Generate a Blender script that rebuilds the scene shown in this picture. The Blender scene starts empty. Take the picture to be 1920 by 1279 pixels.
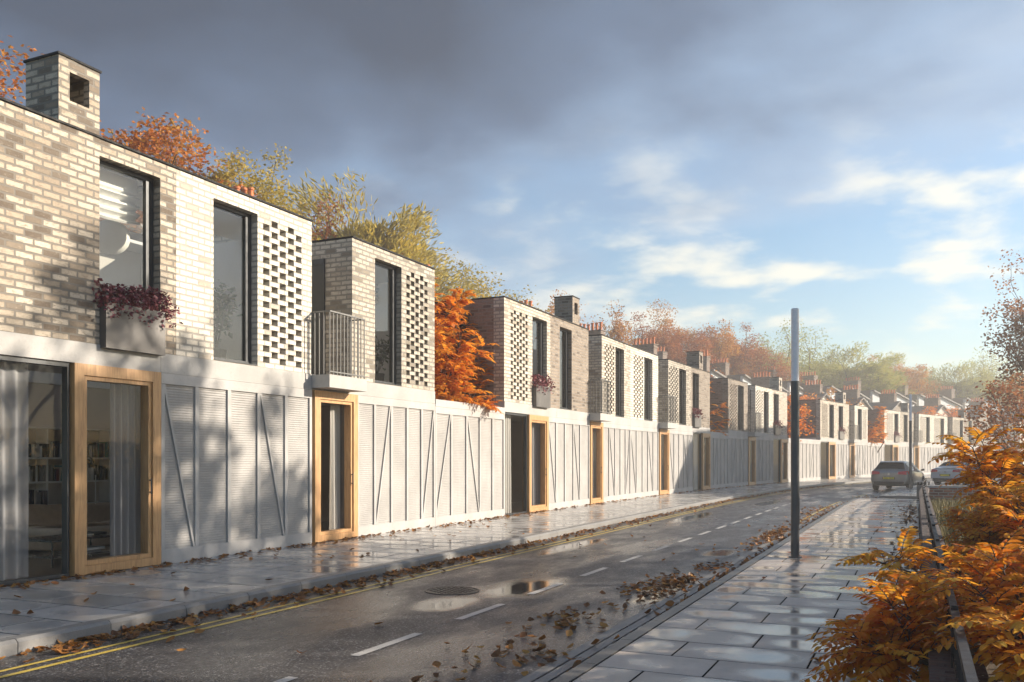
import bpy, bmesh, math, random
from mathutils import Vector, Matrix, noise
R_ = math.radians
sc = bpy.context.scene
COL = sc.collection

# ------------------------------------------------------------------ street path
XF, Y0, RAD = -9.65, 28.4, 198.0
def fr(s, u=0.0):
    """point on the street frame: s along the facade line, u towards the road"""
    if s < Y0:
        return (XF + u, s, 0.0)
    a = (s - Y0) / RAD
    return (XF + RAD + (u - RAD) * math.cos(a), Y0 + (RAD - u) * math.sin(a), a)
def W(s, u, z=0.0):
    p = fr(s, u)
    return Vector((p[0], p[1], z))

# ------------------------------------------------------------------ mesh builder
class MB:
    def __init__(self):
        self.v, self.f, self.uv, self.mi = [], [], {}, {}
    def vert(self, p):
        self.v.append(tuple(p)); return len(self.v) - 1
    def face(self, pts, uv=None, mi=0):
        i = [self.vert(p) for p in pts]
        self.f.append(i)
        if uv: self.uv[len(self.f) - 1] = uv
        if mi: self.mi[len(self.f) - 1] = mi
    def box(self, x0, x1, y0, y1, z0, z1, mi=0, skip=''):
        a = [(x0,y0,z0),(x1,y0,z0),(x1,y1,z0),(x0,y1,z0),(x0,y0,z1),(x1,y0,z1),(x1,y1,z1),(x0,y1,z1)]
        b = len(self.v); self.v += a
        for k, q in (('b',(0,3,2,1)),('t',(4,5,6,7)),('-y',(0,1,5,4)),('+x',(1,2,6,5)),('+y',(2,3,7,6)),('-x',(3,0,4,7))):
            if k in skip.split(): continue
            self.f.append([b + j for j in q])
            if mi: self.mi[len(self.f) - 1] = mi
    def hexa(self, p8, mi=0):
        b = len(self.v); self.v += [tuple(p) for p in p8]
        for q in ((0,3,2,1),(4,5,6,7),(0,1,5,4),(1,2,6,5),(2,3,7,6),(3,0,4,7)):
            self.f.append([b + j for j in q])
            if mi: self.mi[len(self.f) - 1] = mi
    def tube(self, pts, rad, n=6, cap=True, mi=0):
        pts = [Vector(p) for p in pts]
        if not hasattr(rad, '__len__'): rad = [rad] * len(pts)
        rings = []
        ref = None
        for i, p in enumerate(pts):
            d = (pts[min(i+1, len(pts)-1)] - pts[max(i-1, 0)])
            d = d.normalized() if d.length > 1e-9 else Vector((0,0,1))
            if ref is None:
                ref = Vector((1,0,0)) if abs(d.x) < .9 else Vector((0,1,0))
            a = (ref - d * ref.dot(d)).normalized(); ref = a; b = d.cross(a)
            rings.append([self.vert(p + (a*math.cos(2*math.pi*k/n) + b*math.sin(2*math.pi*k/n))*rad[i]) for k in range(n)])
        for i in range(len(rings)-1):
            for k in range(n):
                self.f.append([rings[i][k], rings[i][(k+1)%n], rings[i+1][(k+1)%n], rings[i+1][k]])
                if mi: self.mi[len(self.f)-1] = mi
        if cap:
            self.f.append(rings[0][::-1]); self.f.append(rings[-1])
    def lathe(self, prof, n=20, c=(0,0,0), axis='z', mi=0):
        rings = []
        for r, h in prof:
            ring = []
            for k in range(n):
                a = 2*math.pi*k/n
                q = (r*math.cos(a), r*math.sin(a), h) if axis == 'z' else ((h, r*math.cos(a), r*math.sin(a)) if axis == 'x' else (r*math.sin(a), h, r*math.cos(a)))
                ring.append(self.vert((q[0]+c[0], q[1]+c[1], q[2]+c[2])))
            rings.append(ring)
        for i in range(len(rings)-1):
            for k in range(n):
                self.f.append([rings[i][k], rings[i][(k+1)%n], rings[i+1][(k+1)%n], rings[i+1][k]])
                if mi: self.mi[len(self.f)-1] = mi
    def wall(self, y0, y1, z0, z1, uf, ub, holes=()):
        """wall in the y-z plane, front at x=uf, back at x=ub, rectangular through holes"""
        ys = sorted({y0, y1} | {h[0] for h in holes} | {h[1] for h in holes})
        zs = sorted({z0, z1} | {h[2] for h in holes} | {h[3] for h in holes})
        ys = [y for y in ys if y0 <= y <= y1]; zs = [z for z in zs if z0 <= z <= z1]
        ny, nz = len(ys)-1, len(zs)-1
        solid = [[True]*nz for _ in range(ny)]
        for i in range(ny):
            for j in range(nz):
                cy, cz = (ys[i]+ys[i+1])/2, (zs[j]+zs[j+1])/2
                for h in holes:
                    if h[0] < cy < h[1] and h[2] < cz < h[3]: solid[i][j] = False; break
        S = lambda i, j: 0 <= i < ny and 0 <= j < nz and solid[i][j]
        for i in range(ny):
            for j in range(nz):
                if not solid[i][j]: continue
                a, b, c, d = ys[i], ys[i+1], zs[j], zs[j+1]
                self.face([(uf,a,c),(uf,b,c),(uf,b,d),(uf,a,d)])
                self.face([(ub,b,c),(ub,a,c),(ub,a,d),(ub,b,d)])
                if not S(i-1,j): self.face([(ub,a,c),(uf,a,c),(uf,a,d),(ub,a,d)])
                if not S(i+1,j): self.face([(uf,b,c),(ub,b,c),(ub,b,d),(uf,b,d)])
                if not S(i,j-1): self.face([(ub,a,c),(ub,b,c),(uf,b,c),(uf,a,c)])
                if not S(i,j+1): self.face([(uf,a,d),(uf,b,d),(ub,b,d),(ub,a,d)])
    def frame(self, y0, y1, z0, z1, w, x0, x1, bottom=None):
        """rectangular ring in the y-z plane"""
        b = w if bottom is None else bottom
        self.wall(y0, y1, z0, z1, x1, x0, [(y0+w, y1-w, z0+b, z1-w)])
    def mesh(self, name, smooth=False):
        me = bpy.data.meshes.new(name)
        me.from_pydata(self.v, [], self.f)
        me.validate(verbose=False)
        uvl = me.uv_layers.new(name='UVMap')
        vs = me.vertices
        for p in me.polygons:
            ex = self.uv.get(p.index)
            n = p.normal; ax = max(range(3), key=lambda k: abs(n[k]))
            for j, li in enumerate(p.loop_indices):
                if ex: uvl.data[li].uv = ex[j]
                else:
                    c = vs[me.loops[li].vertex_index].co
                    uvl.data[li].uv = (c.y, c.z) if ax == 0 else ((c.x, c.z) if ax == 1 else (c.x, c.y))
            if p.index in self.mi: p.material_index = self.mi[p.index]
            p.use_smooth = smooth
        return me
    def build(self, name, mat=None, parent=None, smooth=False, bevel=0, subsurf=0, loc=None, rotz=None):
        me = self.mesh(name, smooth)
        for m in (mat if isinstance(mat, (list, tuple)) else [mat]):
            me.materials.append(m)
        o = bpy.data.objects.new(name, me); COL.objects.link(o)
        if parent: o.parent = parent
        if loc is not None: o.location = loc
        if rotz is not None: o.rotation_euler = (0, 0, rotz)
        if bevel or subsurf:
            bm = bmesh.new(); bm.from_mesh(me); bmesh.ops.remove_doubles(bm, verts=bm.verts, dist=1e-5)
            bm.to_mesh(me); bm.free()
        if bevel:
            md = o.modifiers.new('bevel', 'BEVEL'); md.width = bevel; md.segments = 2; md.limit_method = 'ANGLE'
        if subsurf:
            md = o.modifiers.new('sub', 'SUBSURF'); md.levels = md.render_levels = subsurf
        return o

def tag(o, label=None, cat=None, group=None, kind=None):
    if label: o['label'] = label
    if cat: o['category'] = cat
    if group: o['group'] = group
    if kind: o['kind'] = kind
    return o
def empty(name, loc, rotz=0.0, label=None, cat=None, group=None):
    o = bpy.data.objects.new(name, None); COL.objects.link(o)
    o.empty_display_size = .2
    o.location = loc; o.rotation_euler = (0, 0, rotz)
    return tag(o, label, cat, group)
def copy_tree(o, parent=None):
    c = o.copy(); COL.objects.link(c)
    if parent: c.parent = parent
    for ch in [x for x in KIDS(o)]: copy_tree(ch, c)
    return c
def KIDS(o): return [x for x in bpy.data.objects if x.parent == o]

# ------------------------------------------------------------------ materials
MATS = {}
def newmat(name):
    m = bpy.data.materials.new(name); m.use_nodes = True
    nt = m.node_tree; nt.nodes.clear()
    MATS[name] = m
    return m, nt
def N(nt, t, **kw):
    n = nt.nodes.new(t)
    for k, v in kw.items():
        if k in n.inputs.keys(): n.inputs[k].default_value = v
        else: setattr(n, k, v)
    return n
def L(nt, a, b): nt.links.new(a, b)
def principled(nt, col=None, rough=.6, metal=0.0, spec=.5):
    b = N(nt, 'ShaderNodeBsdfPrincipled'); o = N(nt, 'ShaderNodeOutputMaterial')
    if col is not None: b.inputs['Base Color'].default_value = (*col, 1)
    b.inputs['Roughness'].default_value = rough; b.inputs['Metallic'].default_value = metal
    b.inputs['Specular IOR Level'].default_value = spec
    L(nt, b.outputs[0], o.inputs['Surface'])
    return b
def ramp(nt, fac, stops):
    r = N(nt, 'ShaderNodeValToRGB'); e = r.color_ramp.elements
    while len(e) < len(stops): e.new(.5)
    for k, (p, c) in enumerate(stops):
        e[k].position = p; e[k].color = (*c, 1) if len(c) == 3 else c
    L(nt, fac, r.inputs[0]); return r
def mixc(nt, fac, a, b, mode='MIX'):
    m = N(nt, 'ShaderNodeMix', data_type='RGBA', blend_type=mode)
    for sock, val in ((0, fac), (6, a), (7, b)):
        if isinstance(val, (int, float)): m.inputs[sock].default_value = val
        elif isinstance(val, tuple): m.inputs[sock].default_value = (*val, 1)
        else: L(nt, val, m.inputs[sock])
    return m.outputs[2]
def math_(nt, op, a, b=None, c=None, clamp=False):
    m = N(nt, 'ShaderNodeMath', operation=op, use_clamp=clamp)
    for i, v in enumerate((a, b, c)):
        if v is None: continue
        if isinstance(v, (int, float)): m.inputs[i].default_value = v
        else: L(nt, v, m.inputs[i])
    return m.outputs[0]
def maprange(nt, v, a, b, c=0., d=1., smooth=True):
    m = N(nt, 'ShaderNodeMapRange'); m.interpolation_type = 'SMOOTHSTEP' if smooth else 'LINEAR'
    L(nt, v, m.inputs[0])
    for i, x in enumerate((a, b, c, d)): m.inputs[i+1].default_value = x
    return m.outputs[0]
def noise_(nt, vec, scale, detail=4, rough=.55, dist=0):
    n = N(nt, 'ShaderNodeTexNoise'); n.inputs['Scale'].default_value = scale
    n.inputs['Detail'].default_value = detail; n.inputs['Roughness'].default_value = rough; n.inputs['Distortion'].default_value = dist
    if vec is not None: L(nt, vec, n.inputs['Vector'])
    return n.outputs['Fac']
def bump(nt, b, h, strength=.3, dist=.01):
    n = N(nt, 'ShaderNodeBump'); n.inputs['Strength'].default_value = strength; n.inputs['Distance'].default_value = dist
    L(nt, h, n.inputs['Height']); L(nt, n.outputs[0], b.inputs['Normal'])
def coords(nt): return N(nt, 'ShaderNodeTexCoord').outputs
def mapping(nt, vec, scale=(1,1,1), loc=(0,0,0), rot=(0,0,0)):
    m = N(nt, 'ShaderNodeMapping'); m.inputs['Scale'].default_value = scale; m.inputs['Location'].default_value = loc; m.inputs['Rotation'].default_value = rot
    L(nt, vec, m.inputs['Vector']); return m.outputs[0]

def plain(name, col, rough=.6, metal=0., var=.12, nscale=6., bmp=0., spec=.5):
    m, nt = newmat(name); b = principled(nt, col, rough, metal, spec)
    tc = coords(nt)
    n = noise_(nt, tc['Object'], nscale, 5)
    c = mixc(nt, n, tuple(x*(1-var*1.6) for x in col), tuple(min(1, x*(1+var*1.6)) for x in col))
    L(nt, c, b.inputs['Base Color'])
    r = maprange(nt, noise_(nt, tc['Object'], nscale*2.3, 3), .3, .7, max(.02, rough-.1), min(1, rough+.1))
    L(nt, r, b.inputs['Roughness'])
    if bmp: bump(nt, b, noise_(nt, tc['Object'], nscale*6, 5), bmp, .01)
    return m

def brick(name, light, mid, dark, mortar, bw=.243, rh=.09, ms=.013, bias=0.0, soot=.8):
    """lime-washed stock brick, per-brick tone plus blotchy wash"""
    m, nt = newmat(name); b = principled(nt, light, .85)
    uv = coords(nt)['UV']
    dn = noise_(nt, uv, 14, 2)
    bt = N(nt, 'ShaderNodeTexBrick', offset=.5)
    wob = N(nt, 'ShaderNodeTexNoise'); wob.inputs['Scale'].default_value = 9; L(nt, uv, wob.inputs['Vector'])
    off = N(nt, 'ShaderNodeVectorMath', operation='MULTIPLY_ADD'); L(nt, wob.outputs['Color'], off.inputs[0]); off.inputs[1].default_value = (.012, .008, 0); L(nt, uv, off.inputs[2])
    L(nt, off.outputs[0], bt.inputs['Vector'])
    for k, v in (('Scale', 1), ('Mortar Size', ms), ('Mortar Smooth', .1), ('Bias', 0), ('Brick Width', bw), ('Row Height', rh)): bt.inputs[k].default_value = v
    bt.inputs['Color1'].default_value = (0,0,0,1); bt.inputs['Color2'].default_value = (1,1,1,1); bt.inputs['Mortar'].default_value = (.5,.5,.5,1)
    per = bt.outputs['Color']
    tone = ramp(nt, per, [(0.0, dark), (.09+bias, dark), (.24+bias, mid), (.55+bias, tuple(a*.55+b*.45 for a, b in zip(light, mid))), (.85, light), (1.0, tuple(min(1, x*1.12) for x in light))])
    # blotches inside bricks: uneven wash, darker burnt edges
    bl = noise_(nt, mapping(nt, uv, (5, 11, 1)), 2.2, 6, .7, .4)
    blm = maprange(nt, bl, .46, .66)
    spk = noise_(nt, mapping(nt, uv, (1.0, 2.2, 1), (3.3, 1.7, 0)), 17, 5, .75)
    blm = math_(nt, 'MULTIPLY', blm, maprange(nt, spk, .35, .62, .25, 1.0))
    sh = mixc(nt, math_(nt, 'MULTIPLY', blm, soot), tone.outputs[0], tuple(x*.42 for x in mid))
    sh = mixc(nt, maprange(nt, spk, .56, .74, 0, .6), sh, tuple(min(1, x*1.25) for x in light))
    big = noise_(nt, uv, .55, 3)
    sh = mixc(nt, maprange(nt, big, .35, .7, 0, .28), sh, tuple(x*.75 for x in light))
    fine = noise_(nt, uv, 90, 3)
    sh = mixc(nt, maprange(nt, fine, .5, .72, 0, .55), sh, tuple(x*.5 for x in mid))
    bt2 = N(nt, 'ShaderNodeTexBrick', offset=.5); L(nt, off.outputs[0], bt2.inputs['Vector'])
    for k, v in (('Scale', 1), ('Mortar Size', ms*2.3), ('Mortar Smooth', 1.0), ('Bias', 0), ('Brick Width', bw), ('Row Height', rh)): bt2.inputs[k].default_value = v
    rim = math_(nt, 'MULTIPLY', bt2.outputs['Fac'], maprange(nt, bl, .36, .60, .05, .85))
    sh = mixc(nt, rim, sh, tuple(x*.42 for x in mid))      # burnt, unwashed brick edges
    mcol = mixc(nt, noise_(nt, uv, 25, 3), tuple(x*.75 for x in mortar), mortar)
    col = mixc(nt, bt.outputs['Fac'], sh, mcol)
    L(nt, col, b.inputs['Base Color'])
    h = math_(nt, 'SUBTRACT', math_(nt, 'MULTIPLY', bl, .25), bt.outputs['Fac'])
    h = math_(nt, 'ADD', h, math_(nt, 'MULTIPLY', fine, .22))
    h = math_(nt, 'ADD', h, math_(nt, 'MULTIPLY', per, .25))
    bump(nt, b, h, .9, .016)
    return m

BR = {
 'beige': brick('beige_washed_brick', (.53,.465,.38), (.37,.30,.225), (.11,.085,.065), (.21,.19,.165)),
 'white': brick('white_washed_brick', (.74,.69,.61), (.66,.60,.51), (.40,.35,.29), (.40,.375,.335), bias=-.05, soot=.4),
 'grey': brick('grey_beige_brick', (.52,.47,.40), (.42,.37,.30), (.19,.165,.13), (.26,.24,.215), bias=.0),
 'cream': brick('cream_stock_brick', (.62,.56,.47), (.52,.45,.36), (.27,.22,.17), (.32,.295,.265), bias=-.02, soot=.55),
 'brown': brick('brown_stock_brick', (.32,.265,.21), (.235,.185,.14), (.10,.078,.06), (.30,.27,.24), bias=.02),
 'side': brick('shaded_side_brick', (.29,.21,.17), (.22,.155,.12), (.11,.08,.065), (.27,.24,.21), bias=.02),  # darker reddish tone for side walls, their shade put into the colour
 'old': brick('old_london_brick', (.40,.34,.27), (.30,.25,.20), (.15,.12,.10), (.36,.33,.29), bw=.23, rh=.075),
 'stack': brick('sooty_stack_brick', (.26,.19,.15), (.19,.14,.11), (.08,.06,.05), (.24,.21,.19), bw=.23, rh=.075),
 'red': brick('red_garden_brick', (.40,.16,.10), (.32,.12,.08), (.16,.07,.05), (.42,.38,.34), bw=.23, rh=.075),
 'garden': brick('dark_garden_brick', (.15,.115,.11), (.11,.085,.085), (.05,.04,.04), (.13,.12,.12), bw=.23, rh=.075),
}
M = {}
def concrete(name, col, rough=.75):
    m, nt = newmat(name); b = principled(nt, col, rough)
    tc = coords(nt); v = tc['Object']
    n1 = noise_(nt, v, 1.3, 6, .6); n2 = noise_(nt, v, 22, 5, .6); n3 = noise_(nt, mapping(nt, v, (9, 9, .7)), 1.0, 4)
    c = mixc(nt, maprange(nt, n1, .3, .7), tuple(x*.86 for x in col), tuple(x*1.07 for x in col))
    c = mixc(nt, maprange(nt, n3, .55, .75, 0, .3), c, tuple(x*.72 for x in col))
    c = mixc(nt, maprange(nt, n2, .52, .75, 0, .45), c, tuple(x*.7 for x in col))
    c = mixc(nt, maprange(nt, noise_(nt, v, 85, 2), .55, .75, 0, .5), c, tuple(x*.66 for x in col))
    L(nt, c, b.inputs['Base Color'])
    bump(nt, b, n2, .3, .008)
    return m
M['concrete'] = concrete('pale_precast_concrete', (.385,.377,.368))
M['panel'] = concrete('ribbed_precast_concrete', (.365,.355,.348))
M['fin'] = concrete('smooth_precast_concrete', (.40,.392,.386))
M['kerb'] = concrete('granite_kerb', (.21,.205,.20), .5)
M['kerb_dark'] = concrete('dark_wet_kerb', (.10,.098,.096), .4)
M['metal'] = plain('dark_grey_aluminium', (.045,.05,.056), .38, .3, .15)
M['coping'] = plain('black_metal_coping', (.012,.012,.013), .85, 0)
M['planter'] = plain('grey_zinc_sheet', (.105,.10,.098), .45, .3, .2, 2.5)
M['rail'] = plain('grey_painted_steel', (.14,.14,.14), .45, .2)
M['plaster'] = plain('interior_plaster', (.62,.59,.55), .9, 0, .04)
M['ceiling'] = plain('ceiling_paint', (.74,.73,.71), .9, 0, .02)
M['warmwall'] = plain('taupe_wall_paint', (.52,.45,.39), .9, 0, .04)
M['shelf'] = plain('white_shelf_board', (.75,.73,.70), .5, 0, .03)
M['sofa'] = plain('tan_sofa_linen', (.46,.34,.24), .9, 0, .12, 12, .2)
M['cushion'] = plain('sand_cushion_linen', (.58,.47,.36), .9, 0, .1, 14, .2)
M['throw'] = plain('tan_throw', (.42,.28,.17), .9, 0, .15, 9, .2)
M['black'] = plain('black_lacquer', (.02,.02,.022), .3)
M['pages'] = plain('book_pages', (.7,.66,.56), .9)
M['blind'] = plain('white_blind_cloth', (.80,.79,.77), .85, 0, .04)
M['lantern'] = plain('white_rice_paper', (.82,.80,.75), .9, 0, .03)
M['pot'] = plain('dark_plant_pot', (.06,.055,.05), .6)
M['terracotta'] = plain('terracotta_pot', (.55,.165,.065), .8, 0, .25, 5)
M['slate'] = plain('grey_slate_roof', (.115,.11,.11), .6, 0, .3, 3, .2)
M['leadroof'] = plain('roof_membrane', (.10,.10,.10), .8)
M['blue_render'] = plain('pale_grey_render', (.46,.49,.51), .85, 0, .1, 1.5)
M['render_'] = plain('cream_render', (.60,.56,.49), .9, 0, .08, 1)
M['pole'] = plain('dark_lamp_metal', (.085,.09,.098), .4, .3)
M['diffuser'] = plain('opal_lamp_tube', (.72,.74,.80), .28, 0, .02)
M['bin'] = plain('grey_bin_metal', (.16,.155,.15), .5, .2)
M['iron'] = plain('cast_iron', (.06,.058,.056), .45, .6, .3, 20, .3)
M['railing'] = plain('blue_black_railing', (.012,.013,.018), .6, .0)
M['soil'] = plain('garden_soil', (.06,.045,.03), .95, 0, .4, 9, .6)
M['sett'] = plain('grey_granite_sett', (.30,.29,.285), .4, 0, .35, 7, .2)
M['joint'] = plain('dark_joint_sand', (.018,.017,.016), 1.0, spec=0.0)
M['yellow'] = None

# oak
def oak():
    m, nt = newmat('oiled_oak'); b = principled(nt, (.4,.22,.1), .45)
    tc = coords(nt); v = mapping(nt, tc['Object'], (9, 9, .8))
    n = noise_(nt, v, 2.6, 6, .65, 1.2); n2 = noise_(nt, mapping(nt, tc['Object'], (40, 40, 1.6)), 3, 3)
    c = ramp(nt, n, [(.25, (.27,.135,.055)), (.5, (.47,.265,.115)), (.75, (.56,.34,.16))])
    c = mixc(nt, maprange(nt, n2, .5, .75, 0, .5), c.outputs[0], (.22,.105,.04))
    L(nt, c, b.inputs['Base Color']); bump(nt, b, n2, .15, .003)
    return m
M['oak'] = oak()
def floorwood():
    m, nt = newmat('dark_oak_floor'); b = principled(nt, (.1,.07,.05), .35)
    v = mapping(nt, coords(nt)['Object'], (1.2, 9, 9)); n = noise_(nt, v, 3, 5, .6, .5)
    c = ramp(nt, n, [(.3, (.07,.045,.03)), (.7, (.17,.115,.075))]); L(nt, c.outputs[0], b.inputs['Base Color']); return m
M['floor'] = floorwood()

def glass(name, tint=(.80,.83,.84), ior=1.5, boost=1.0):
    """single sheet of window glass: fresnel reflection over a see-through sheet"""
    m, nt = newmat(name); o = N(nt, 'ShaderNodeOutputMaterial')
    t = N(nt, 'ShaderNodeBsdfTransparent'); t.inputs[0].default_value = (*tint, 1)
    g = N(nt, 'ShaderNodeBsdfGlossy'); g.inputs['Roughness'].default_value = .012
    tc = coords(nt)
    bn = N(nt, 'ShaderNodeBump'); bn.inputs['Strength'].default_value = .02; bn.inputs['Distance'].default_value = .05
    L(nt, noise_(nt, tc['Object'], 1.4, 2), bn.inputs['Height']); L(nt, bn.outputs[0], g.inputs['Normal'])
    f = N(nt, 'ShaderNodeFresnel'); f.inputs['IOR'].default_value = ior
    fac = math_(nt, 'MULTIPLY_ADD', f.outputs[0], 1.0*boost, .0, True)
    mx = N(nt, 'ShaderNodeMixShader'); L(nt, fac, mx.inputs[0]); L(nt, t.outputs[0], mx.inputs[1]); L(nt, g.outputs[0], mx.inputs[2])
    L(nt, mx.outputs[0], o.inputs['Surface']); return m
M['glass'] = glass('window_glass', (.93,.95,.95), 1.5, .38)
M['glass_up'] = glass('upper_window_glass', (.86,.88,.86), 1.5, 1.7)
M['carglass'] = plain('tinted_car_glass', (.012,.013,.015), .12, spec=.3)
def sheer():
    m, nt = newmat('sheer_curtain_voile'); o = N(nt, 'ShaderNodeOutputMaterial')
    t = N(nt, 'ShaderNodeBsdfTransparent'); d = N(nt, 'ShaderNodeBsdfDiffuse'); d.inputs[0].default_value = (.62,.60,.62,1)
    tr = N(nt, 'ShaderNodeBsdfTranslucent'); tr.inputs[0].default_value = (.6,.58,.6,1)
    a = N(nt, 'ShaderNodeMixShader'); a.inputs[0].default_value = .4; L(nt, d.outputs[0], a.inputs[1]); L(nt, tr.outputs[0], a.inputs[2])
    lw = N(nt, 'ShaderNodeLayerWeight'); lw.inputs[0].default_value = .5
    x = N(nt, 'ShaderNodeMixShader'); L(nt, maprange(nt, lw.outputs['Facing'], 0, 1, .45, .97), x.inputs[0])
    L(nt, t.outputs[0], x.inputs[1]); L(nt, a.outputs[0], x.inputs[2]); L(nt, x.outputs[0], o.inputs['Surface']); return m
M['sheer'] = sheer()
def drape():
    m, nt = newmat('cream_curtain_cloth'); o = N(nt, 'ShaderNodeOutputMaterial')
    d = N(nt, 'ShaderNodeBsdfDiffuse'); d.inputs[0].default_value = (.68,.64,.60,1)
    tr = N(nt, 'ShaderNodeBsdfTranslucent'); tr.inputs[0].default_value = (.6,.56,.52,1)
    a = N(nt, 'ShaderNodeMixShader'); a.inputs[0].default_value = .25; L(nt, d.outputs[0], a.inputs[1]); L(nt, tr.outputs[0], a.inputs[2])
    L(nt, a.outputs[0], o.inputs['Surface']); return m
M['drape'] = drape()

def leafmat(name, cols, trans=.45, rough=.55, nsc=.5, gloss=.25):
    """foliage: colour differs leaf by leaf and clump by clump; light passes through"""
    m, nt = newmat(name); o = N(nt, 'ShaderNodeOutputMaterial')
    g = N(nt, 'ShaderNodeNewGeometry'); tc = coords(nt)
    n = noise_(nt, tc['Object'], nsc, 3)
    k = math_(nt, 'ADD', math_(nt, 'MULTIPLY', g.outputs['Random Per Island'], .55), math_(nt, 'MULTIPLY', maprange(nt, n, .3, .7), .45))
    st = [(i/(len(cols)-1), c) for i, c in enumerate(cols)]
    r = ramp(nt, k, st)
    d = N(nt, 'ShaderNodeBsdfPrincipled'); d.inputs['Roughness'].default_value = rough; d.inputs['Specular IOR Level'].default_value = gloss
    L(nt, r.outputs[0], d.inputs['Base Color'])
    tr = N(nt, 'ShaderNodeBsdfTranslucent')
    L(nt, mixc(nt, 1.0, r.outputs[0], (1.0,.92,.72), 'MULTIPLY'), tr.inputs[0])
    mx = N(nt, 'ShaderNodeMixShader'); mx.inputs[0].default_value = trans
    L(nt, d.outputs[0], mx.inputs[1]); L(nt, tr.outputs[0], mx.inputs[2]); L(nt, mx.outputs[0], o.inputs['Surface'])
    return m
LM = {
 'russet': leafmat('russet_orange_leaves', [(.30,.075,.015), (.43,.135,.02), (.50,.22,.035), (.48,.30,.05)], .45),
 'orange': leafmat('orange_leaves', [(.42,.085,.015), (.60,.16,.02), (.68,.26,.035), (.66,.36,.06)], .5),
 'rust': leafmat('rust_leaves', [(.17,.045,.018), (.30,.085,.025), (.42,.15,.04), (.46,.22,.06)], .45),
 'amber': leafmat('amber_leaves', [(.30,.10,.02), (.45,.18,.03), (.52,.27,.05), (.48,.32,.07)], .45),
 'yellow': leafmat('yellow_green_leaves', [(.22,.20,.04), (.36,.30,.06), (.46,.36,.07), (.40,.26,.05)], .5),
 'olive': leafmat('olive_feathery_leaves', [(.24,.21,.05), (.38,.32,.075), (.50,.41,.10), (.54,.44,.13)], .45),
 'green': leafmat('pale_green_leaves', [(.18,.22,.05), (.29,.33,.08), (.40,.40,.11), (.42,.36,.10)], .45),
 'copper': leafmat('copper_leaves', [(.18,.065,.035), (.29,.11,.05), (.40,.18,.075), (.44,.24,.10)], .45),
 'sumac': leafmat('sumac_leaves', [(.52,.11,.018), (.68,.26,.028), (.74,.40,.045), (.62,.46,.09)], .55, .45, 1.6, .3),
 'court': leafmat('court_tree_leaves', [(.52,.12,.015), (.70,.24,.025), (.80,.38,.05), (.74,.46,.08)], .6, .5, .9),
 'burgundy': leafmat('burgundy_leaves', [(.06,.02,.028), (.14,.04,.055), (.24,.065,.08), (.33,.13,.14)], .2, .4, 3, .5),
 'house': leafmat('house_plant_leaves', [(.03,.05,.015), (.06,.10,.03), (.10,.13,.04)], .3),
}
M['bark'] = plain('dark_bark', (.075,.055,.042), .9, 0, .3, 12, .5)
M['bark_pale'] = plain('pale_bark', (.16,.13,.10), .9, 0, .3, 10, .5)
def fallen():
    m, nt = newmat('fallen_leaf_brown'); o = N(nt, 'ShaderNodeOutputMaterial')
    oi = N(nt, 'ShaderNodeObjectInfo'); g = N(nt, 'ShaderNodeNewGeometry')
    k = math_(nt, 'FRACT', math_(nt, 'ADD', oi.outputs['Random'], g.outputs['Random Per Island']))
    r = ramp(nt, k, [(0, (.09,.036,.012)), (.4, (.22,.09,.024)), (.8, (.36,.155,.036)), (1, (.48,.25,.06))])
    d = N(nt, 'ShaderNodeBsdfPrincipled'); d.inputs['Roughness'].default_value = .5; L(nt, r.outputs[0], d.inputs['Base Color'])
    t = N(nt, 'ShaderNodeBsdfTranslucent'); L(nt, r.outputs[0], t.inputs[0])
    mx = N(nt, 'ShaderNodeMixShader'); mx.inputs[0].default_value = .25; L(nt, d.outputs[0], mx.inputs[1]); L(nt, t.outputs[0], mx.inputs[2]); L(nt, mx.outputs[0], o.inputs['Surface']); return m
M['fallen'] = fallen()
def grassm():
    m, nt = newmat('autumn_grass'); b = principled(nt, (.1,.12,.03), .7)
    g = N(nt, 'ShaderNodeNewGeometry')
    r = ramp(nt, g.outputs['Random Per Island'], [(0, (.07,.07,.02)), (.5, (.17,.145,.04)), (1, (.32,.25,.09))]); L(nt, r.outputs[0], b.inputs['Base Color']); return m
M['grass'] = grassm()

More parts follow.
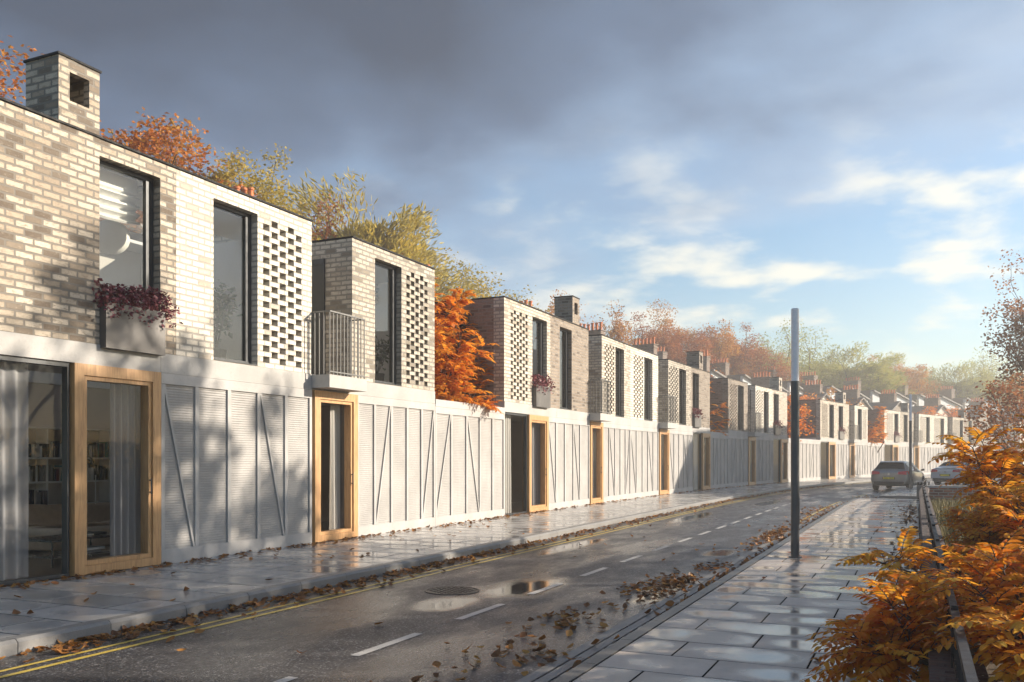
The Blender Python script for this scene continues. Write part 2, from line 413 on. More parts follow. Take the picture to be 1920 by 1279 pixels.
PUDDLES = [(-4.45,10.1,.42,.9), (-4.75,8.6,.30,.5), (-5.75,15.2,.26,1.5), (-3.05,15.2,.26,.6), (-2.80,10.6,.22,1.2), (-5.6,24,.3,2.2), (-2.85,19.5,.2,1.2), (-4.9,33,.3,2.0)]
def asphalt():
    m, nt = newmat('wet_asphalt'); b = principled(nt, (.05,.05,.05), .4)
    v = coords(nt)['Object']
    vor = N(nt, 'ShaderNodeTexVoronoi'); vor.inputs['Scale'].default_value = 62; L(nt, v, vor.inputs['Vector'])
    fine = noise_(nt, v, 160, 2)
    big = noise_(nt, mapping(nt, v, (.9, .22, 1)), 1.0, 4, .55)
    med = noise_(nt, mapping(nt, v, (1, .45, 1)), 2.3, 4, .6)
    rnd = N(nt, 'ShaderNodeSeparateColor'); L(nt, vor.outputs['Color'], rnd.inputs[0])
    stone = ramp(nt, rnd.outputs[0], [(0, (.018,.019,.024)), (.5, (.048,.050,.060)), (.78, (.105,.105,.112)), (1, (.34,.33,.33))])
    c = mixc(nt, maprange(nt, vor.outputs['Distance'], .25, .7, 0, .8), stone.outputs[0], (.014,.014,.016))
    c = mixc(nt, maprange(nt, big, .35, .65, 0, .3), c, (.052,.053,.060))
    # puddles: standing water in shallow dips
    sx = N(nt, 'ShaderNodeSeparateXYZ'); L(nt, v, sx.inputs[0])
    wet = None
    for (px, py, rx, ry) in PUDDLES:
        dx = math_(nt, 'DIVIDE', math_(nt, 'SUBTRACT', sx.outputs[0], px), rx); dy = math_(nt, 'DIVIDE', math_(nt, 'SUBTRACT', sx.outputs[1], py), ry)
        d = math_(nt, 'ADD', math_(nt, 'MULTIPLY', dx, dx), math_(nt, 'MULTIPLY', dy, dy))
        wet = d if wet is None else math_(nt, 'MINIMUM', wet, d)
    wet = math_(nt, 'ADD', wet, math_(nt, 'MULTIPLY_ADD', med, 3.2, -1.6))
    pud = maprange(nt, wet, 1.9, .1)
    film = maprange(nt, math_(nt, 'ADD', math_(nt, 'MULTIPLY', big, .6), math_(nt, 'MULTIPLY', med, .4)), .40, .62)
    c = mixc(nt, math_(nt, 'MULTIPLY', pud, .55), c, (.012,.012,.013))
    L(nt, c, b.inputs['Base Color'])
    ro = maprange(nt, film, 0, 1, .50, .20, False)
    ro = math_(nt, 'ADD', math_(nt, 'MULTIPLY', ro, math_(nt, 'SUBTRACT', 1.0, pud)), math_(nt, 'MULTIPLY', pud, .05))
    L(nt, ro, b.inputs['Roughness'])
    h = math_(nt, 'MULTIPLY', math_(nt, 'SUBTRACT', math_(nt, 'MULTIPLY', fine, .4), vor.outputs['Distance']), math_(nt, 'SUBTRACT', 1.0, math_(nt, 'MULTIPLY', pud, .96)))
    bump(nt, b, h, .5, .006)
    return m
M['asphalt'] = asphalt()
def slabs(name, base, even=False):
    m, nt = newmat(name); b = principled(nt, base, .4)
    tc = coords(nt); uv = tc['UV']; v = tc['Object']
    g = N(nt, 'ShaderNodeNewGeometry'); rnd = g.outputs['Random Per Island']
    n1 = noise_(nt, v, 3.0, 5, .6); n2 = noise_(nt, v, 45, 4, .6); n3 = noise_(nt, mapping(nt, v, (1, 1, 1), (3, 7, 0)), 1.1, 3)
    c = mixc(nt, rnd, tuple(x*.78 for x in base), tuple(x*1.18 for x in base))
    c = mixc(nt, maprange(nt, n1, .35, .7, 0, .6), c, tuple(x*.62 for x in base))
    c = mixc(nt, maprange(nt, n2, .5, .8, 0, .5), c, tuple(x*.6 for x in base))
    # each flag is slightly dished: water lies in its middle, the rim dries first
    sx = N(nt, 'ShaderNodeSeparateXYZ'); L(nt, uv, sx.inputs[0])
    dx = math_(nt, 'MULTIPLY', math_(nt, 'SUBTRACT', sx.outputs[0], .5), 2); dy = math_(nt, 'MULTIPLY', math_(nt, 'SUBTRACT', sx.outputs[1], .5), 2)
    d = math_(nt, 'ADD', math_(nt, 'MULTIPLY', dx, dx), math_(nt, 'MULTIPLY', dy, dy))
    d = math_(nt, 'ADD', d, math_(nt, 'MULTIPLY_ADD', n1, .9, -.45))
    d = math_(nt, 'ADD', d, math_(nt, 'MULTIPLY_ADD', rnd, 1.3, -.65))
    wet = math_(nt, 'MULTIPLY', maprange(nt, d, 1.1, .25), maprange(nt, n3, .36, .52, .25, 1))
    c = mixc(nt, math_(nt, 'MULTIPLY', wet, .2 if even else .4), c, tuple(x*.5 for x in base))
    L(nt, c, b.inputs['Base Color'])
    ro = math_(nt, 'SUBTRACT', .30 if even else .42, math_(nt, 'MULTIPLY', wet, .17 if even else .34))
    L(nt, ro, b.inputs['Roughness'])
    h = math_(nt, 'MULTIPLY', n2, math_(nt, 'SUBTRACT', 1.0, wet)); bump(nt, b, h, .22, .005)
    return m
M['slab'] = slabs('wet_york_flagstone', (.41,.355,.315))
M['slab_left'] = slabs('wet_grey_flagstone', (.42,.41,.40), True)
def paintm(name, col):
    m, nt = newmat(name); b = principled(nt, col, .4); v = coords(nt)['Object']
    n = noise_(nt, v, 60, 5, .7); n2 = noise_(nt, v, 5, 3)
    c = mixc(nt, maprange(nt, math_(nt, 'ADD', n, math_(nt, 'MULTIPLY', n2, .4)), .76, .9, 0, .8), col, (.04,.04,.04)); L(nt, c, b.inputs['Base Color']); bump(nt, b, n, .3, .004); return m
M['yellow'] = paintm('worn_yellow_road_paint', (.56,.41,.075)); M['white'] = paintm('worn_white_road_paint', (.44,.43,.42))
def carpaint(name, col, metal=.55):
    m, nt = newmat(name); b = principled(nt, col, .32, metal); b.inputs['Coat Weight'].default_value = .8; b.inputs['Coat Roughness'].default_value = .05
    n = noise_(nt, coords(nt)['Object'], 2.2, 4); L(nt, mixc(nt, n, tuple(x*.85 for x in col), tuple(x*1.1 for x in col)), b.inputs['Base Color']); return m
M['car_grey'] = carpaint('grey_metallic_paint', (.20,.20,.205), .4); M['car_white'] = carpaint('silver_white_paint', (.62,.64,.68), .2)
M['tyre'] = plain('black_tyre', (.018,.018,.018), .85); M['rim'] = plain('alloy_rim', (.42,.42,.43), .3, .8)
M['tail'] = plain('red_lamp_lens', (.60,.02,.025), .2); M['plate'] = plain('yellow_plate', (.90,.74,.05), .5, 0, .02); M['trim'] = plain('black_plastic_trim', (.022,.022,.023), .55)
M['chrome'] = plain('bright_chrome', (.6,.6,.6), .15, 1.)
M['terrain'] = plain('earth_ground', (.10,.09,.06), .95, 0, .3, .6)

# ------------------------------------------------------------------ ground, road, pavements
def strip(mb, s0, s1, ds, ua, ub, z, close=None):
    n = max(1, int(math.ceil((s1-s0)/ds)))
    for i in range(n):
        a, b = s0+(s1-s0)*i/n, s0+(s1-s0)*(i+1)/n
        mb.face([W(a,ua,z), W(a,ub,z), W(b,ub,z), W(b,ua,z)])
g = MB(); g.face([(-110,-50,-.16),(110,-50,-.16),(110,230,-.16),(-110,230,-.16)])
tag(g.build('ground', M['terrain']), 'bare earth ground under and around the street', 'ground', kind='structure')
UKL, UKR = 2.93, 7.42           # road edges (foot of the two kerbs)
road = MB(); strip(road, -14, 140, 1.0, UKL-.02, 12.5, -.12)
ROAD = tag(road.build('road', M['asphalt']), 'wet dark asphalt road curving away to the right', 'road', kind='structure')
# painted lines: sheets a few millimetres above the asphalt
for ua, wd in ((3.335,.05), (3.50,.06)):
    mb = MB(); strip(mb, -10, 112, 1.0, ua, ua+wd, -.116); mb.build('yellow_line', M['yellow'], ROAD)
for ua, wd, sa, sb in ((6.90,.06,23.5,35.5), (7.03,.07,23.5,35.5), (6.95,.06,39.0,43.0), (7.08,.07,39.0,43.0)):
    mb = MB(); strip(mb, sa, sb, 1.0, ua, ua+wd, -.116); mb.build('yellow_line', M['yellow'], ROAD)
s = 2.4
while s < 40:
    mb = MB(); strip(mb, s, s+1.02, .51, 5.44, 5.53, -.116); mb.build('dash_marking', M['white'], ROAD); s += 1.79
# gutter: smooth channel strips and a row of granite setts along the right kerb
ch = MB()
strip(ch, -10, 36.2, .9, 7.03, 7.13, -.113); strip(ch, -10, 36.2, .9, 7.15, 7.24, -.112)
ch.build('gutter_channel', M['kerb'], ROAD)
st = MB(); rnd = random.Random(3); s = -6.0
while s < 36:
    l = .10+rnd.random()*.05; d = rnd.random()*.012
    p = [W(s,7.27+d,-.125),W(s,7.395,-.125),W(s+l,7.395,-.125),W(s+l,7.27+d,-.125)]
    st.hexa(p + [q+Vector((0,0,.022+rnd.random()*.008)) for q in p]); s += l+.035+rnd.random()*.03
st.build('gutter_setts', M['sett'], ROAD)

def paving(name, u0, u1, s0, s1, lw, ll, mat, seed, z=0.0):
    rnd = random.Random(seed)
    base = MB(); strip(base, s0, s1, 1.0, u0, u1, z-.0028)
    o = base.build(name, M['joint'])
    mb = MB(); s = s0; row = 0
    while s < s1-.05:
        e = min(s+ll, s1); u = u0; k = 0
        first = lw*(.38 if row % 2 else .85)*(1+rnd.uniform(-.12,.12))
        while u < u1-.01:
            w = first if k == 0 else lw
            ue = min(u+w, u1)
            if u1-ue < .18: ue = u1
            gq = .010 if u0 > 3 else .015
            zj = [z+rnd.uniform(-.0012,.0012) for _ in range(4)]
            P = [W(s+gq,u+gq,zj[0]),W(s+gq,ue-gq,zj[1]),W(e-gq,ue-gq,zj[2]),W(e-gq,u+gq,zj[3])]
            c = .003
            Q = [W(s+gq-c,u+gq-c,z-.0032),W(s+gq-c,ue-gq+c,z-.0032),W(e-gq+c,ue-gq+c,z-.0032),W(e-gq+c,u+gq-c,z-.0032)]
            iP = [mb.vert(p) for p in P]; iQ = [mb.vert(p) for p in Q]
            mb.f.append(iP); mb.uv[len(mb.f)-1] = [(0,0),(1,0),(1,1),(0,1)]
            for j in range(4):
                mb.f.append([iQ[j], iQ[(j+1)%4], iP[(j+1)%4], iP[j]]); mb.uv[len(mb.f)-1] = [(0,0)]*4
            u = ue; k += 1
        s = e; row += 1
    mb.build('flagstones', mat, o)
    return o
pl = paving('pavement', .0, UKL-.16, -8, 112, .95, .62, M['slab_left'], 5)
tag(pl, 'wet grey flagstone pavement along the foot of the new terrace', 'pavement', kind='structure')
pr = paving('pavement', UKR+.13, 9.70, -5, 36.0, .98, .55, M['slab'], 8)
tag(pr, 'wet brownish flagstone pavement with the lamp post beside the garden wall', 'pavement', kind='structure')
pf = paving('pavement', 8.30, 11.2, 37.0, 47.6, .98, .55, M['slab_left'], 9, .07)
tag(pf, 'raised pavement island beyond the crossing, under the far lamp post', 'pavement', kind='structure')
cr = MB(); strip(cr, 36.0, 37.0, .5, UKR, 11.3, -.055); strip(cr, 36, 37, .5, UKR, 11.3, -.2)
tag(cr.build('path', M['asphalt']), 'dropped crossing strip between the two right hand pavements', 'path', kind='structure')

def kerb(name, u0, u1, s0, s1, z1, mat, chamf=.02, facing=1, ln=.92):
    """kerb stones laid end to end, chamfered on the road side"""
    mb = MB(); s = s0
    while s < s1:
        e = s+ln
        for (a, b) in ((s+.004, e-.004),):
            prof = [(u0,-.15),(u1,-.15),(u1,z1-chamf),(u1-chamf,z1),(u0,z1)] if facing > 0 else [(u0,-.15),(u1,-.15),(u1,z1),(u0+chamf,z1),(u0,z1-chamf)]
            A = [W(a,u,z) for u, z in prof]; B = [W(b,u,z) for u, z in prof]
            n = len(prof); ia = [mb.vert(p) for p in A]; ib = [mb.vert(p) for p in B]
            for j in range(n): mb.f.append([ia[j], ia[(j+1)%n], ib[(j+1)%n], ib[j]])
            mb.f.append(ia[::-1]); mb.f.append(ib)
        s = e
    return mb.build(name, mat)
tag(kerb('kerb', UKL-.155, UKL, -8, 112, .004, M['kerb'], .03), 'grey granite kerb stones edging the pavement by the terrace', 'kerb', kind='structure')
tag(kerb('kerb', UKR, UKR+.125, -5, 35.9, .004, M['kerb_dark'], .015, -1), 'dark wet kerb edging the pavement with the lamp post', 'kerb', kind='structure')
tag(kerb('kerb', 8.16, 8.295, 37.0, 47.6, .074, M['kerb'], .02, -1), 'pale kerb along the side of the raised pavement island', 'kerb', kind='structure')
ek = MB(); p = [W(36.85,8.16,-.15),W(36.85,11.2,-.15),W(36.99,11.2,-.15),W(36.99,8.16,-.15)]
ek.hexa(p+[q+Vector((0,0,.226)) for q in p])
tag(ek.build('kerb', M['kerb']), 'pale kerb across the near end of the raised pavement island', 'kerb', kind='structure')

# ------------------------------------------------------------------ the new terrace
ZL0, ZL1, ZR, DEP = 2.70, 2.97, 5.64, 6.0     # concrete lintel, roof, house depth
CH = .09                                     # brick course
def curtain_mesh(y0, y1, z0, z1, u, amp, waves, seed, ncol=None):
    mb = MB(); rnd = random.Random(seed); n = ncol or int(waves*8); m = 8
    ph = rnd.random()*6
    def P(i, j):
        t = i/n; y = y0+(y1-y0)*t; z = z1+(z0-z1)*j/m
        a = amp*(.55+.45*j/m)
        return (u + a*math.sin(2*math.pi*waves*t+ph+.5*math.sin(7*t+ph)) + .3*a*math.sin(5.3*waves*t+j*.25), y, z)
    idx = [[mb.vert(P(i,j)) for j in range(m+1)] for i in range(n+1)]
    for i in range(n):
        for j in range(m): mb.f.append([idx[i][j], idx[i][j+1], idx[i+1][j+1], idx[i+1][j]])
    return mb

def ribbed(y0, y1, z0, z1, uf, ub, pitch=.037):
    """precast panel face cast as horizontal sawtooth ribs"""
    mb = MB(); n = int(round((z1-z0)/pitch)); h = (z1-z0)/n
    for k in range(n):
        a = z0+k*h
        mb.face([(uf,y0,a),(uf,y1,a),(uf-.004,y1,a+h*.62),(uf-.004,y0,a+h*.62)])
        mb.face([(uf-.004,y0,a+h*.62),(uf-.004,y1,a+h*.62),(ub,y1,a+h*.72),(ub,y0,a+h*.72)])
        mb.face([(ub,y0,a+h*.72),(ub,y1,a+h*.72),(ub,y1,a+h),(ub,y0,a+h)])
        mb.face([(ub,y0,a+h),(ub,y1,a+h),(uf,y1,a+h),(uf,y0,a+h)])
    return mb
def panel_run(parent, bounds, diags, ztop=ZL0-.004, wide=()):
    """bounds: bay edges (local y). diags: {bay: 'd' falling or 'u' rising}"""
    fr_ = MB(); a, b = bounds[0], bounds[-1]
    zb, zt = .20, ztop-.15
    fr_.box(-.10, .022, a, b, 0.0, zb); fr_.box(-.10, .022, a, b, zt, ztop)
    hw = .035
    for k, y in enumerate(bounds):
        w = .055 if k in wide else hw
        y0 = a if k == 0 else y-w; y1 = b if k == len(bounds)-1 else y+w
        if k == 0: y1 = y+2*hw*.9
        if k == len(bounds)-1: y0 = y-2*hw*.9
        fr_.box(-.10, .020, y0, y1, zb+.002, zt-.002)
    fr_.build('panel_frame', M['fin'], parent)
    for k in range(len(bounds)-1):
        ribbed(bounds[k]+.02, bounds[k+1]-.02, zb-.01, zt+.01, -.006, -.018).build('ribbed_panel', M['panel'], parent)
        if k in diags:
            y0, y1 = bounds[k]+hw, bounds[k+1]-hw
            top, bot = (y0, y1) if diags[k] == 'd' else (y1, y0)
            w = .038; mb = MB(); za, zz = zb+.002, zt-.002
            tt = [max(y0, top-w), min(y1, top+w)] ; bb = [max(y0, bot-w), min(y1, bot+w)]
            mb.hexa([(-.05,bb[0],za),(.017,bb[0],za),(.017,bb[1],za),(-.05,bb[1],za),(-.05,tt[0],zz),(.017,tt[0],zz),(.017,tt[1],zz),(-.05,tt[1],zz)])
            mb.build('diagonal_brace', M['fin'], parent)

def lattice_holes(y0, cols, pitch, hw, k0=34, rows=26):
    hs = []
    for c in range(cols):
        for r in range(rows):
            if (r + c) % 2: continue
            hs.append((y0+c*pitch, y0+c*pitch+hw, (k0+r)*CH-.004, (k0+r+1)*CH+.006))
    return hs

def house(d):
    g0, g1 = d['g']; v0, v1 = d['v']; s0 = min(g0, v0); s1 = max(g1, v1)
    pa, pb = fr(s0), fr(s1)
    rz = math.atan2(pb[1]-pa[1], pb[0]-pa[0]) - math.pi/2
    H = empty('terraced_house', (pa[0], pa[1], 0), rz, d['label'], 'house', 'new brick and concrete terraced houses')
    d['root'] = H; d['s0'] = s0
    Y = lambda s: s-s0
    e = .003
    va, vb, ga, gb = Y(v0)+e, Y(v1)-e, Y(g0)+e, Y(g1)-e
    bm = BR[d['brick']]; bside = BR[d.get('side', d['brick'])]  # sides may take a darker brick that carries their shade as colour
    # ---- upper storey front wall
    holes = []
    for w in d.get('win', []): holes.append((Y(w[0]), Y(w[1]), 3.0, 5.43))
    for l in d.get('lat', []):
        y0 = Y(l[0]); cols = l[2]; pit = (l[1]-l[0])/cols
        holes.append((y0-.06, y0+pit*cols+.02, 3.03-.001, 3.09+26*CH+.001))
    zb = ZL1+.002
    f = MB(); f.wall(va, vb, zb, ZR, 0.0, -.30, holes)
    f.build('wall', bm, H)
    sd = MB()
    if 'l' not in d.get('open', ''): sd.box(-DEP, -.302, va, va+.11, zb, ZR-.002)
    if 'r' not in d.get('open', ''): sd.box(-DEP, -.302, vb-.11, vb, zb, ZR-.002)
    sd.box(-DEP, -DEP+.2, va+.112, vb-.112, 4.9, ZR-.004); sd.box(-DEP, -DEP+.2, va+.112, vb-.112, zb, 3.6)
    sd.build('side_wall', bside, H)
    # front edge return brick cap so the corner reads as brick
    def wall_box(mat, *a):
        q = MB(); q.box(*a); q.build('interior_wall', mat, H)
    if 'l' not in d.get('open', ''): wall_box(M['plaster'], -DEP+.25, -.304, va+.113, va+.14, 3.0, 5.44)
    if 'r' not in d.get('open', ''): wall_box(M['plaster'], -DEP+.25, -.304, vb-.14, vb-.113, 3.0, 5.44)
    wall_box(M['plaster'], -4.0, -3.95, va+.142, vb-.142, 3.0, 5.44)
    for xa_, xb_ in ((-DEP+.2, -3.4), (-1.6, -.304)):
        cl = MB(); cl.box(xa_, xb_, va+.112, vb-.112, 5.445, 5.50); cl.build('interior_ceiling', M['ceiling'], H)
    rf = MB(); rf.box(-DEP, -3.4, va+.004, vb-.004, ZR+.001, ZR+.012); rf.box(-1.6, -.0, va+.004, vb-.004, ZR+.001, ZR+.012)
    rf.box(-.16, .022, va-.0, vb, ZR+.013, ZR+.040); rf.box(-DEP, -.162, va-.012, va+.10, ZR+.013, ZR+.038); rf.box(-DEP, -.162, vb-.10, vb, ZR+.013, ZR+.038)
    ro_ = rf.build('roof', M['coping'], H)
    rl_ = MB(); rl_.face([(-3.4,va+.1,ZR+.006),(-1.6,va+.1,ZR+.006),(-1.6,vb-.1,ZR+.006),(-3.4,vb-.1,ZR+.006)]); rl_.build('added_rooflight', M['glass'], ro_)  # unseen glazed roof opening, added to brighten the upper rooms
    for w in d.get('win', []):
        y0, y1 = Y(w[0]), Y(w[1])
        mb = MB(); mb.frame(y0+.004, y1-.004, 3.0, 5.428, .05, -.26, -.125, .05); mb.box(-.24, .012, y0+.006, y1-.006, 2.985, 2.999)
        mb.box(-.20, -.135, y1-.125, y1-.055, 3.051, 5.377)
        wo = mb.build('window', M['metal'], H)
        p = MB(); p.face([(-.165,y0+.05,3.05),(-.165,y1-.1,3.05),(-.165,y1-.1,5.378),(-.165,y0+.05,5.378)]); p.build('pane', M['glass_up'], wo)
    for l in d.get('lat', []):
        y0 = Y(l[0]); cols = l[2]; pit = (l[1]-l[0])/cols
        a, b = y0-.06, y0+pit*cols+.02
        mb = MB(); mb.wall(a+.0005, b-.0005, 3.03, 3.09+26*CH, -.001, -.125, lattice_holes(y0, cols, pit, pit*.74))
        ls = mb.build('brick_screen', bm, H)
        q = MB(); q.box(-.30, -.26, a-.05, b+.05, 2.99, 5.43); q.build('dark_hollow_sheet', M['trim'], ls)  # black sheet paints the shaded hollow behind the holes
    # ---- chimney
    if 'chim' in d:
        c0, c1 = Y(d['chim'][0]), Y(d['chim'][1]); zt = 6.50; dc = .60; t = .10
        mb = MB(); z0 = ZR+.014
        oy0, oy1 = c0+(c1-c0)*.26, c0+(c1-c0)*.74
        mb.wall(c0, c1, z0-.03, zt, .001, -t, [(oy0, oy1, zt-.52, zt-.16)])
        mb.box(-dc, -t-.001, c0, c0+t, z0, zt); mb.box(-dc, -t-.001, c1-t, c1, z0, zt); mb.box(-dc, -dc+t, c0+t+.001, c1-t-.001, z0, zt)
        cm = mb.build('chimney', bm, H)
        k = MB(); k.box(-dc-.02, .02, c0-.02, c1+.02, zt+.001, zt+.028); k.build('chimney_cap', M['coping'], cm)
    # ---- ground storey
    lt = MB(); lt.box(-.30, .014, ga, gb, ZL0, ZL1)
    lt.build('lintel', M['concrete'], H)
    for xa_, xb_ in (((-DEP, -3.4), (-1.7, -.302)) if s0 < 10 else ((-DEP, -.302),)):  # near houses get a floor gap, added to light the room below
        fl = MB(); fl.box(xa_, xb_, ga, gb, ZL0+.03, ZL1-.01); fl.build('upper_floor', M['ceiling'], H)
    gf = MB(); gf.box(-DEP, -.102, ga, gb, -.1, .018); gf.build('ground_floor', M['floor'], H)
    if 'l' not in d.get('open', ''): wall_box(M['warmwall'], -DEP, -.302, ga, ga+.06, .02, ZL0+.028)
    if 'r' not in d.get('open', ''): wall_box(M['warmwall'], -DEP, -.302, gb-.06, gb, .02, ZL0+.028)
    wall_box(M['warmwall'], -3.55, -3.45, ga+(5.7 if s0 < 3 else .062), gb-.062, .02, ZL0+.028)  # nearest partition stops short to admit daylight from the unseen rear
    for (a, b, bounds, diags) in d.get('panels', []):
        bd = [Y(x) for x in bounds]; bd[0] += e if abs(bd[0]) < 1e-6 else 0; bd[-1] = min(bd[-1], gb)
        panel_run(H, bd, diags)
        bk = MB(); bk.box(-.30, -.104, bd[0]+.002, bd[-1]-.002, .02, ZL0-.002); bk.build('backing_wall', M['concrete'], H)
    for (a, b) in d.get('door', []):
        y0, y1 = Y(a)+.004, Y(b)-.004; w = .145 if b-a > 1.2 else .13
        mb = MB(); mb.frame(y0, y1, 0.012, ZL0-.004, w, -.16, .045, .11)
        mb.frame(y0+w+.001, y1-w-.001, .124, ZL0-.004-w-.001, .055, -.13, .018, .06)
        do = mb.build('door', M['oak'], H)
        p = MB(); p.face([(-.06,y0+w,.12),(-.06,y1-w,.12),(-.06,y1-w,ZL0-.15),(-.06,y0+w,ZL0-.15)]); p.build('pane', M['glass'], do)
        if s0 < 60:
            hb = MB(); hb.tube([(.05,y1-w-.035,1.0),(.05,y1-w-.035,1.22)], .009, 8); hb.box(.012,.05,y1-w-.043,y1-w-.027,1.02,1.035); hb.box(.012,.05,y1-w-.043,y1-w-.027,1.185,1.20); hb.build('handle', M['metal'], do)
    for (a, b, nb) in d.get('glz', []):
        y0, y1 = Y(a)+.004, Y(b)-.002
        mb = MB()
        hs = []; bw = (y1-y0)/nb
        for k in range(nb): hs.append((y0+k*bw+.03, y0+(k+1)*bw-.03, .05, ZL0-.06))
        mb.wall(y0, y1, .012, ZL0-.004, -.02, -.12, hs)
        so = mb.build('glazed_screen', M['metal'], H)
        p = MB(); p.face([(-.07,y0+.02,.04),(-.07,y1-.02,.04),(-.07,y1-.02,ZL0-.05),(-.07,y0+.02,ZL0-.05)]); p.build('pane', M['glass'], so)
    # ---- balcony in the gap before the upper storey
    if 'balc' in d:
        y0, y1 = Y(d['balc'][0]), Y(d['balc'][1]); pj = .40
        sl = MB(); sl.box(.016, pj, y0-.03, y1-.10, 2.73, 2.955)
        sl.box(-2.3, -.303, y0+.004, y1-.004, ZL1-.008, ZL1+.006)
        so = sl.build('balcony', M['concrete'], H)
        ya, yb = y0-.0, y1-.13; x1 = pj-.03; zt = 4.06
        r = MB()
        r.box(x1-.02, x1+.02, ya-.0, yb, zt-.012, zt+.012)
        r.box(.02, x1-.021, ya-.0, ya+.03, zt-.012, zt+.012); r.box(.02, x1-.021, yb-.03, yb, zt-.012, zt+.012)
        r.box(x1-.012, x1+.012, ya, yb, 3.0, 3.02)
        n = 10
        for k in range(n+1):
            y = ya+.012+(yb-ya-.024)*k/n; r.box(x1-.008, x1+.008, y-.008, y+.008, 2.956, zt-.012)
        for yy in (ya+.012, yb-.012):
            for k in range(3):
                x = .05+(x1-.08)*k/3; r.box(x-.008, x+.008, yy-.008, yy+.008, 2.956, zt-.012)
        r.build('railing', M['rail'], so)
        # set-back wall and terrace door of the gap
        bw = MB(); bw.wall(y0+.003, y1-.003, ZL1+.006, ZR-.15, -2.30, -2.5, [(y0+.2, y1-.2, 3.05, 5.2)])
        bw.build('setback_wall', bside, H)
        td = MB(); td.box(-2.42, -2.38, y0+.2, y1-.2, 3.05, 5.2); td.build('terrace_door', M['carglass'], H)
        sp = MB(); sp.box(-1.55, -.62, va-.030, va-.002, 3.0, 5.30); sp.box(-1.55, -.62, va-.045, va-.031, 5.20, 5.30); sp.build('terrace_panel', M['metal'], H)
    if d.get('sidewin'):
        sp = MB(); sp.box(-2.6, -1.02, va-.02, va-.002, 3.05, 5.2); so = sp.build('side_window', M['carglass'], H)
        q = MB(); q.frame(0, 1, 0, 1, .05, 0, .03)
        q = MB(); q.box(-2.62, -1.0, va-.05, va-.021, 5.2, 5.25); q.box(-1.05, -1.0, va-.05, va-.021, 3.05, 5.19); q.box(-2.62,-1.0, va-.05, va-.021, 3.0, 3.05); q.build('window_frame', M['metal'], so)
    return H

